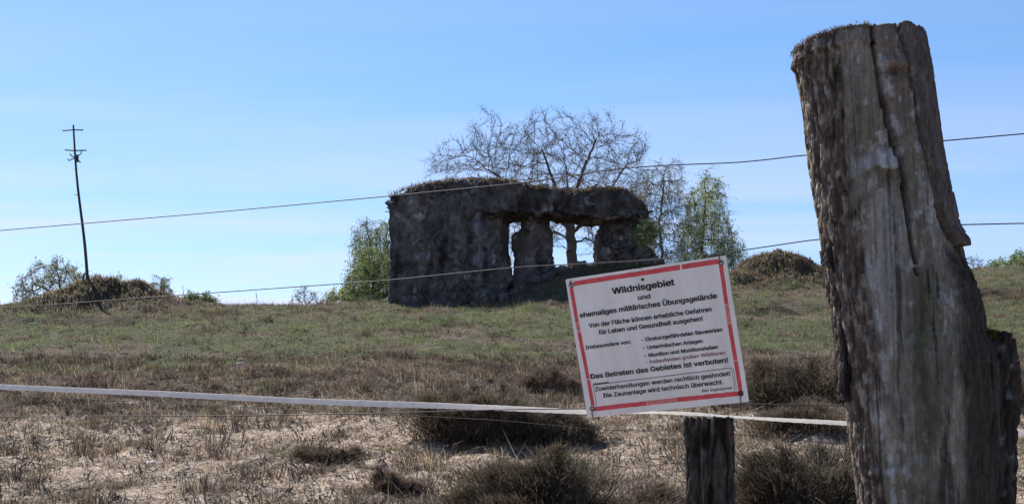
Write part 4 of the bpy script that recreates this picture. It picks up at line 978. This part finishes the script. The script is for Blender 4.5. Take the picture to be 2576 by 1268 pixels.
strip_solid('bark_flap', [628, 660, 700, 790, 850, 900, 950, 985, 1008], [2068, 2071, 2080, 2097, 2102, 2107, 2109, 2108, 2114], [2080, 2088, 2098, 2114, 2119, 2122, 2125, 2130, 2130], TD - 0.005, 0.035, 5.0, (0.07, 0.058, 0.052), ns=160, nt=60, amp=0.7)
# rotten moss hollow between trunk and stub
rg = np.random.default_rng(91)
def moss(name, n, fx, col, h, seed):
    rg = np.random.default_rng(seed)
    b, a = fx(rg, n)
    cc = np.array(col)[rg.integers(0, len(col), n)] * rg.uniform(0.6, 1.3, n)[:, None]
    V, F, C = blades(b, h * rg.uniform(0.5, 1.4, n), rg.uniform(0, 6.28, n), rg.uniform(0.1, 1.1, n), 0.0016 * rg.uniform(0.7, 1.5, n), cc)
    tag(part(name, V, F, M['grass'], troot, C, False), kind='stuff')
def ledge(rg, n):
    x = rg.uniform(2470, 2532, n); y = np.interp(x, [2465, 2490, 2512, 2534], [836, 842, 846, 858]) + np.abs(rg.normal(0, 11, n)) - 2
    return P(x, y, TD - 0.075 + rg.uniform(0, 0.17, n)), None
moss('moss', 4200, ledge, [(0.21, 0.14, 0.03), (0.15, 0.105, 0.03), (0.08, 0.06, 0.02), (0.04, 0.035, 0.02)], 0.012, 92)
def hollow(rg, n):
    y = rg.uniform(690, 850, n); x = np.interp(y, [690, 760, 830, 850], [2438, 2462, 2474, 2478]) + rg.normal(-2, 5, n)
    return P(x, y, TD - 0.03 + rg.uniform(0, 0.06, n)), None
moss('rotten_fibre', 1500, hollow, [(0.035, 0.03, 0.026), (0.05, 0.04, 0.03), (0.02, 0.018, 0.016)], 0.012, 93)
def fuzz(rg, n):
    ring = G2[len(rows) - 1]; rp = project(ring)[0]; ok = np.nonzero((ring[:, 1] < TD + 0.01) & (rp < 2192))[0]
    b = ring[rg.choice(ok, n)] + rg.normal(0, 0.003, (n, 3)) + np.array([0, 0, -0.003])
    return b, None
moss('cut_edge_fibre', 900, fuzz, [(0.24, 0.21, 0.18), (0.16, 0.13, 0.11)], 0.005, 94)
def splinter(name, pts, w):
    a = np.array([P(x, y, TD - 0.02) for x, y in pts]); V, F = tube(a, np.linspace(w, w * 0.15, len(a)), 5); part(name, V, F, M['bark'], troot, np.tile([0.06, 0.048, 0.042], (len(V), 1)))
splinter('splinter', [(2402, 570), (2414, 598), (2427, 618)], 0.011)
splinter('splinter', [(2404, 585), (2412, 608), (2418, 628)], 0.009)
splinter('splinter', [(2398, 590), (2404, 612), (2410, 634)], 0.008)

# ------------------------------------------------------------------ short post
sx0, sx1, SD = 1716, 1835, 3.92
proot = empty('short_post', (float(bx_(1776, SD)), SD, float(H(bx_(1776, SD), SD))), 'short dark bark-covered round post under the sign carrying the white tape', 'fence post')
zt = float(P(1776, 1050, SD)[2]); zb_ = float(H(bx_(1776, SD), SD)) - 0.15
cx0 = float(bx_(1775.5, SD)); r0 = float(bx_(1835, SD) - bx_(1716, SD)) / 2
nzr, ntr_ = 230, 190
zz = np.linspace(zb_, zt, nzr); t_ = np.linspace(0, 2 * math.pi, ntr_, endpoint=False)
Gp = np.empty((nzr, ntr_, 3)); rr_ = r0 * (1 + 0.03 * (zt - zz))[:, None]
Gp[..., 0] = cx0 + rr_ * np.cos(t_); Gp[..., 1] = SD + rr_ * np.sin(t_); Gp[..., 2] = zz[:, None]
Gp = loft(Gp, 6); n_ = grid_normals(Gp); q_ = Gp * 1.0
rd = sm(0.35, 1.0, 1 - np.abs(fbm(q_ * np.array([34, 34, 6.0]) + 13, 3))); rd2 = sm(0.4, 1.0, 1 - np.abs(fbm(q_ * np.array([70, 70, 20.0]) + 29, 3)))
dd_ = 0.012 * (rd - 0.75) + 0.005 * (rd2 - 0.7) + 0.004 * fbm(q_ * 14, 2)
dd_[-6:] *= 0.3; dd_[:6] *= 0.3
cc = np.array([0.068, 0.06, 0.052]) * (0.35 + 0.9 * rd[..., None]) * (1 + 0.4 * fbm(q_ * 40, 3)[..., None])
cc = mixc(cc, (0.17, 0.18, 0.175), sm(0.35, 0.75, fbm(q_ * np.array([22, 22, 9.0]) + 44, 4)) * 0.7 * rd)
cc[-6:] = mixc(cc[-6:], (0.16, 0.14, 0.12), np.full(cc[-6:].shape[:2], 0.8))
part('bark_log', (Gp + n_ * dd_[..., None]).reshape(-1, 3), loft_faces(*Gp.shape[:2]), M['bark'], proot, np.clip(cc, 0.012, 0.6).reshape(-1, 3))
# black ring insulator at the right side
ic = P(1839, 1080, SD)
V1 = tube([ic + np.array([-0.03, 0, 0.012]), ic + np.array([0.004, -0.01, 0.006])], 0.006, 8)
a_ = np.linspace(0, 2 * math.pi, 20, endpoint=True)
V2 = tube(np.stack([ic[0] + 0.012 * np.cos(a_) * 0.5, ic[1] - 0.01 + 0.012 * np.cos(a_), ic[2] + 0.016 * np.sin(a_)], -1), 0.0045, 6)
V3 = tube([ic + np.array([-0.012, 0, -0.02]), ic + np.array([-0.012, 0, 0.025])], 0.008, 8)
V, F = join([V1, V2, V3]); part('insulator', V, F, M['black'], proot)

# ------------------------------------------------------------------ wires and tape
def wire_pts(pts, dfn, n=None):
    pts = np.array(pts, float)
    x = np.linspace(pts[0, 0], pts[-1, 0], n or 160); y = np.interp(x, pts[:, 0], pts[:, 1])
    k = np.ones(9) / 9; y = np.convolve(np.pad(y, 4, mode='edge'), k, 'valid')
    y[0], y[-1] = pts[0, 1], pts[-1, 1]
    return P(x, y, dfn(x))
def twisted(name, label, pts, dfn, r=0.0013, pitch=0.016, strands=1, group='fence wires'):
    c = wire_pts(pts, dfn); s = np.concatenate([[0], np.cumsum(np.linalg.norm(np.diff(c, axis=0), axis=1))])
    m = int(s[-1] / pitch * 6) if strands == 2 else 200
    u = np.linspace(0, s[-1], m); cc = np.stack([np.interp(u, s, c[:, k]) for k in range(3)], -1)
    root = empty(name, cc[0], label, 'wire', group)
    for k in range(strands):
        ph = u / pitch * 2 * math.pi + k * math.pi
        off = np.stack([0 * ph, np.cos(ph), np.sin(ph)], -1) * (r if strands == 2 else 0)
        V, F = tube(cc + off, r, 4 if strands == 2 else 6); part('strand', V, F, M['wire'], root)
    return root
IN = lambda x: FD(x) + 0.95
twisted('fence_wire', 'topmost twisted wire running left from the trunk across the bunker roof', [(-160, 594), (0, 580), (500, 538), (975, 494), (1310, 461), (1560, 424), (1680, 416), (1870, 409), (2045, 388)], FD)
twisted('fence_wire', 'second twisted wire from the trunk that holds the top of the sign', [(-160, 783), (0, 776), (500, 739), (980, 705), (1300, 672), (1600, 657), (1812, 638), (2075, 599)], FD)
twisted('fence_wire', 'dark wire holding the bottom edge of the sign', [(-160, 1049), (0, 1048), (600, 1045), (940, 1040), (1050, 1036), (1300, 1029), (1500, 1028), (1865, 1015), (2000, 1018), (2140, 1021)], FD, r=0.0013, strands=1)
twisted('fence_wire', 'topmost wire leaving the trunk to the right edge', [(2360, 356), (2440, 349), (2576, 337), (2760, 322)], FD)
twisted('fence_wire', 'second wire leaving the trunk to the right edge', [(2400, 566), (2576, 562), (2760, 557)], FD)
twisted('fence_wire', 'lower wire right of the trunk above the tape end', [(2490, 1033), (2576, 1038), (2760, 1048)], FD, r=0.0013, strands=1)
twisted('fence_wire', 'thin pale wire below the tape running into the short post', [(-160, 982), (0, 992), (430, 1014), (863, 1037), (1050, 1046), (1260, 1057), (1494, 1080), (1600, 1083), (1725, 1083)], IN, r=0.0011, strands=1, group='inner fence wires')
twisted('fence_wire', 'thin pale wire from the short post insulator to behind the trunk', [(1839, 1092), (1950, 1099), (2060, 1112), (2150, 1117), (2250, 1120)], IN, r=0.0011, strands=1, group='inner fence wires')
twisted('fence_wire', 'thin pale wire low at the right edge beside the trunk', [(2480, 1136), (2576, 1139), (2760, 1146)], IN, r=0.0011, strands=1, group='inner fence wires')
def tape(name, label, pts, d_fn):
    p = np.array(pts, float); x = np.linspace(p[0, 0], p[-1, 0], 260)
    y = np.interp(x, p[:, 0], p[:, 1]); w = np.interp(x, p[:, 0], p[:, 2])
    k = np.ones(7) / 7; y = np.convolve(np.pad(y, 3, mode='edge'), k, 'valid'); w = np.convolve(np.pad(w, 3, mode='edge'), k, 'valid')
    d = d_fn(x); c = P(x, y, d)
    full = 0.0205; vis = np.clip(w * d / FPX / full, 0.12, 1)
    a = np.arccos(vis)                                         # twist of the ribbon out of the vertical
    up = np.stack([0 * a, np.sin(a), np.cos(a)], -1) * full / 2
    nn = np.stack([0 * a, -np.cos(a), np.sin(a)], -1) * 0.0005
    rip = (0.0006 * np.sin(x * 0.21) + 0.0004 * np.sin(x * 0.57))[:, None] * np.array([0, 0, 1.0])
    ring = np.stack([c - up - nn + rip, c + up - nn - rip * 0.5, c + up + nn - rip * 0.5, c - up + nn + rip], 1)
    V = ring.reshape(-1, 3); Fq = loft_faces(len(x), 4)
    me = fast_mesh(name, V - c[0], Fq, None, False)
    return tag(obj(name, me, M['tape'], None, c[0]), label, 'tape', 'white fence tape')
def TAPE_D(x):
    return IN(x) - 0.075 * np.exp(-((np.asarray(x) - 1776) / 70.0) ** 2) * 0 
tape('fence_tape', 'long white electric fence tape across the slope behind the sign',
     [(-160, 966, 12.5), (0, 973, 13), (400, 990, 13.5), (791, 1010, 14.5), (1100, 1020, 14.5), (1260, 1026, 13), (1471, 1036, 11), (1560, 1037, 7), (1651, 1037, 6), (1725, 1040, 9), (1771, 1042, 8), (1800, 1045, 5), (1835, 1047, 4), (1890, 1051, 5.5), (1952, 1055, 8), (2050, 1060, 10), (2138, 1065, 11), (2330, 1075, 12), (2576, 1087, 14), (2760, 1095, 14)], IN)

# ------------------------------------------------------------------ warning sign
SC = [(1422, 703), (1825, 643), (1884, 1010), (1478, 1050)]     # corners in the picture
def on_fence(px, py, off=-0.025):
    return P(px, py, FD(px) + off)
def sign_fit(k, t):
    """the best rectangle for a panel turned by k out of the fence line and tilted by t"""
    q = np.array([P(x, y, FD(1652) - 0.06 + k * (FD(x) - FD(1652)) + t * (y - 850) / 1000.0) for x, y in SC])
    ux = (q[1] - q[0]) + (q[2] - q[3]); w = np.linalg.norm(ux) / 2; ux = ux / np.linalg.norm(ux)
    vy = (q[0] - q[3]) + (q[1] - q[2]); h = np.linalg.norm(vy) / 2; vy = vy - ux * vy.dot(ux); vy = vy / np.linalg.norm(vy)
    c = q.mean(0)
    r = np.array([c + ux * sx * w / 2 + vy * sy * h / 2 for sx, sy in ((-1, 1), (1, 1), (1, -1), (-1, -1))])
    px, py = project(r)
    return np.abs(np.stack([px, py], -1) - np.array(SC, float)).max(), c, ux, vy, w, h
err, ctr3, ux, vy, W_, H_ = min((sign_fit(k, t) for k in np.linspace(0, 1.2, 25) for t in np.linspace(-0.25, 0.25, 21)), key=lambda v: v[0])
nz_ = np.cross(ux, vy)                                         # towards the camera
sroot = empty('warning_sign', ctr3, 'white warning sign with red border and German text hung crooked on the wires', 'sign')
from mathutils import Matrix
sroot.rotation_euler = Matrix(np.column_stack([ux, vy, nz_]).tolist()).to_euler()
# homography from the measuring zoom to the sign plane
zc = np.array([(150, 252), (1240, 85), (1405, 1085), (292, 1195)], float)
uv = np.array([(-W_ / 2, H_ / 2), (W_ / 2, H_ / 2), (W_ / 2, -H_ / 2), (-W_ / 2, -H_ / 2)])
A = []
for (x, y), (u, v) in zip(zc, uv):
    A.append([x, y, 1, 0, 0, 0, -u * x, -u * y, -u]); A.append([0, 0, 0, x, y, 1, -v * x, -v * y, -v])
hm = np.linalg.svd(np.array(A))[2][-1].reshape(3, 3)
def Z(x, y):
    r = hm @ np.array([x, y, 1.0]); return r[:2] / r[2]
def sign_part(name, V, F, mat, parent=None, smooth=False):
    return obj(name, fast_mesh(name, V, F, None, smooth), mat, parent or sroot)
def slab_poly(pts, z0, z1):
    """convex outline as a thin solid"""
    p = np.array(pts, float); n = len(p)
    V = np.concatenate([np.column_stack([p, np.full(n, z0)]), np.column_stack([p, np.full(n, z1)])])
    T = [(0, k + 1, k) for k in range(1, n - 1)] + [(n, n + k, n + k + 1) for k in range(1, n - 1)]
    for k in range(n):
        k2 = (k + 1) % n; T += [(k, k2, n + k2), (k, n + k2, n + k)]
    return V, np.array(T)
M['panel'] = mat_col('sign_panel', 0.45, 16.0, 0.13, stretch=(1, 0.22, 1), flat=(0.90, 0.86, 0.80), spec=0.4)
M['sticker'] = mat_col('sign_sticker', 0.5, 20.0, 0.06, flat=(0.88, 0.83, 0.75), spec=0.3)
M['red'] = mat_col('red_strip', 0.5, 45.0, 0.18, flat=(0.74, 0.095, 0.105), spec=0.3, stretch=(1, 1, 1))
M['pale_red'] = mat_col('faded_red_strip', 0.6, 60.0, 0.22, flat=(0.72, 0.24, 0.21), spec=0.2)
M['ink'] = mat_col('black_print', 0.6, 90.0, 0.3, flat=(0.028, 0.028, 0.034), spec=0.2)
M['brown_ink'] = mat_col('faded_red_print', 0.6, 90.0, 0.2, flat=(0.33, 0.17, 0.16), spec=0.2)
M['grime'] = mat_col('grime', 0.9, 120.0, 0.3, flat=(0.16, 0.15, 0.14), spec=0.1)
rgs = np.random.default_rng(5)
def rounded(w, h, r, n=5):
    pts = []
    for (cx, cy, a0) in [(w / 2 - r, h / 2 - r, 0), (-w / 2 + r, h / 2 - r, 90), (-w / 2 + r, -h / 2 + r, 180), (w / 2 - r, -h / 2 + r, 270)]:
        for k in range(n + 1):
            a = math.radians(a0 + 90 * k / n); pts.append((cx + r * math.cos(a), cy + r * math.sin(a)))
    return pts
V, F = slab_poly(rounded(W_, H_, 0.003), -0.0025, 0.0)
panel = sign_part('panel', V, F, M['panel'])
E = 0.0004
def strip(a, b, wd, mat, name='red_strip', lift=1, parent=None):
    a, b = Z(*a), Z(*b); t = (b - a) / np.linalg.norm(b - a); n = np.array([-t[1], t[0]]) * wd / 2
    m = 26; pts_t = np.linspace(0, 1, m)
    up = [a + (b - a) * s + n * (1 + rgs.normal(0, 0.05)) for s in pts_t]; lo = [a + (b - a) * s - n * (1 + rgs.normal(0, 0.05)) for s in pts_t]
    Vv = np.concatenate([np.column_stack([lo, np.full(m, E * lift)]), np.column_stack([up, np.full(m, E * lift)])])
    Fv = np.array([(k, k + 1, m + k + 1, m + k) for k in range(m - 1)])
    Vb = Vv.copy(); Vb[:, 2] = 0.0001
    nn = len(Vv); Fs = np.concatenate([Fv, np.array([(0, m, nn + m, nn), (m - 1, nn + m - 1, nn + 2 * m - 1, 2 * m - 1)]), np.array([(k, nn + k, nn + k + 1, k + 1) for k in range(m - 1)]), np.array([(m + k, m + k + 1, nn + m + k + 1, nn + m + k) for k in range(m - 1)])])
    return sign_part(name, np.concatenate([Vv, Vb]), Fs, mat, parent)
px2m = H_ / 990.0
strip((208, 280), (930, 166), 34 * px2m, M['red']); strip((942, 164), (1195, 124), 34 * px2m, M['red'])
strip((190, 310), (228, 545), 27 * px2m, M['red']); strip((229, 548), (238, 602), 27 * px2m, M['pale_red']); strip((239, 606), (300, 930), 27 * px2m, M['red']); strip((301, 935), (331, 1112), 27 * px2m, M['red'])
strip((1209, 150), (1248, 415), 28 * px2m, M['red']); strip((1250, 418), (1268, 545), 28 * px2m, M['pale_red']); strip((1269, 548), (1312, 800), 28 * px2m, M['red']); strip((1313, 804), (1350, 1028), 28 * px2m, M['red'])
strip((340, 1136), (700, 1096), 31 * px2m, M['red']); strip((703, 1095), (900, 1073), 31 * px2m, M['pale_red']); strip((903, 1072), (1366, 1025), 31 * px2m, M['red'])
# sticker with the lower two lines
V, F = slab_poly([Z(334, 972), Z(358, 1116), Z(1312, 1010), Z(1284, 852)], 0.0001, E)
sticker = sign_part('sticker', V, F, M['sticker'])
for a, b, w in [((332, 971), (1284, 851), 5), ((334, 972), (357, 1114), 4), ((1284, 852), (1308, 1004), 3), ((1297, 852), (1320, 1000), 2.5), ((335, 966), (440, 953), 12)]:
    strip(a, b, w * px2m, M['grime'], 'sticker_edge', 1.6 if w != 12 else 1.9, sticker)
try:
    import os
    SANS = bpy.data.fonts.load(os.path.join(bpy.utils.system_resource('DATAFILES'), 'fonts', 'Inter.woff2'))
except Exception:
    SANS = None
def text(body, a, b, cap, mat, bold=0.026, parent=None):
    cu = bpy.data.curves.new('lettering', 'FONT'); cu.body = body; cu.font = SANS or cu.font; cu.size = 1.0; cu.offset = 0.0; cu.extrude = 0.0; cu.resolution_u = 3
    to = bpy.data.objects.new('lettering_source', cu); COL.objects.link(to)
    bpy.context.view_layer.update()
    me = bpy.data.meshes.new_from_object(to.evaluated_get(bpy.context.evaluated_depsgraph_get()))
    bpy.data.objects.remove(to); bpy.data.curves.remove(cu)
    co = np.empty(len(me.vertices) * 3, np.float32); me.vertices.foreach_get('co', co); co = co.reshape(-1, 3)
    za, zb2 = Z(*a), Z(*b); w = np.linalg.norm(zb2 - za); t = (zb2 - za) / w; n = np.array([-t[1], t[0]])
    x0, x1 = co[:, 0].min(), co[:, 0].max()
    sx_ = w / (x1 - x0); sy_ = cap * px2m / 0.727
    p = za + (co[:, :1] - x0) * sx_ * t + co[:, 1:2] * sy_ * n
    tris = []
    for f in me.polygons:
        vs = list(f.vertices); tris += [(vs[0], vs[q], vs[q + 1]) for q in range(1, len(vs) - 1)]
    tris = np.array(tris); bpy.data.meshes.remove(me)
    sh_ = bold * cap * px2m / 0.727
    allv = [np.column_stack([p + t * ox * sh_ + n * oy * sh_, np.full(len(p), E * (2.2 + 0.1 * q))]) for q, (ox, oy) in enumerate([(0, 0), (1, 0.5), (-1, -0.5), (1, -0.5), (-1, 0.5)])]
    me = fast_mesh('lettering', np.concatenate(allv), np.concatenate([tris + q * len(p) for q in range(5)]), None, False)
    me.materials.clear()
    o = obj('lettering', me, mat, parent or sroot); o['label'] = 'printed line reading ' + body.strip('- ')
    return o
K = M['ink']
text('Wildnisgebiet', (472, 350), (893, 286), 60, K, 0.034)
text('und', (646, 388), (728, 377), 44, K)
text('ehemaliges militärisches Übungsgelände', (250, 510), (1183, 373), 48, K, 0.03)
text('Von der Fläche können erhebliche Gefahren', (310, 579), (1148, 463), 43, K)
text('für Leben und Gesundheit ausgehen!', (377, 625), (1086, 527), 43, K)
text('Insbesondere von:', (288, 725), (593, 685), 36, K)
text('- Einsturzgefährdeten Bauwerken', (668, 673), (1222, 600), 37, K)
text('- Unterirdischen Anlagen', (680, 728), (1086, 678), 36, K)
text('- Munition und Munitionsteilen', (688, 781), (1190, 719), 36, K)
text('- freilaufenden großen Wildtieren', (695, 826), (1242, 757), 34, M['brown_ink'], 0.02)
text('Das Betreten des Gebietes ist verboten!', (321, 928), (1260, 812), 47, K, 0.03)
text('Zuwiderhandlungen werden rechtlich geahndet!', (350, 1013), (1276, 903), 41, K, parent=sticker)
text('Die Zaunanlage wird technisch überwacht.', (408, 1057), (1228, 961), 42, K, parent=sticker)
text('Der Eigentümer', (1085, 1018), (1292, 996), 24, M['grime'], 0.024, sticker)
def disc(name, c, r, mat, zc_=0.0012):
    a = np.linspace(0, 2 * math.pi, 16, endpoint=False); c = Z(*c)
    V, F = slab_poly([(c[0] + r * math.cos(t), c[1] + r * math.sin(t)) for t in a], -0.0005, zc_); return sign_part(name, V, F, mat)
disc('screw_head', (676, 250), 0.0032, M['black'], 0.002)
def clip(c, to, ring=True):
    c, to = Z(*c), Z(*to)
    a = np.linspace(0, 2 * math.pi, 17)
    V1 = tube(np.column_stack([c[0] + 0.0045 * np.cos(a), c[1] + 0.0045 * np.sin(a), np.full(17, 0.002)]), 0.0011, 6)
    m = (c + to) / 2
    V2 = tube([(c[0], c[1], 0.003), (m[0] - 0.001, m[1], 0.004), (to[0], to[1], 0.001), (to[0] + 0.002, to[1] + 0.002, -0.012), (to[0] + 0.001, to[1] - 0.003, -0.026)], 0.0011, 6)
    V, F = join([V1, V2]); o = sign_part('wire_clip', V, F, M['rust'])
    return o
clip((1211, 135), (1199, 76)); clip((193, 290), (186, 262)); clip((328, 1132), (334, 1206)); clip((1350, 1027), (1353, 1100))
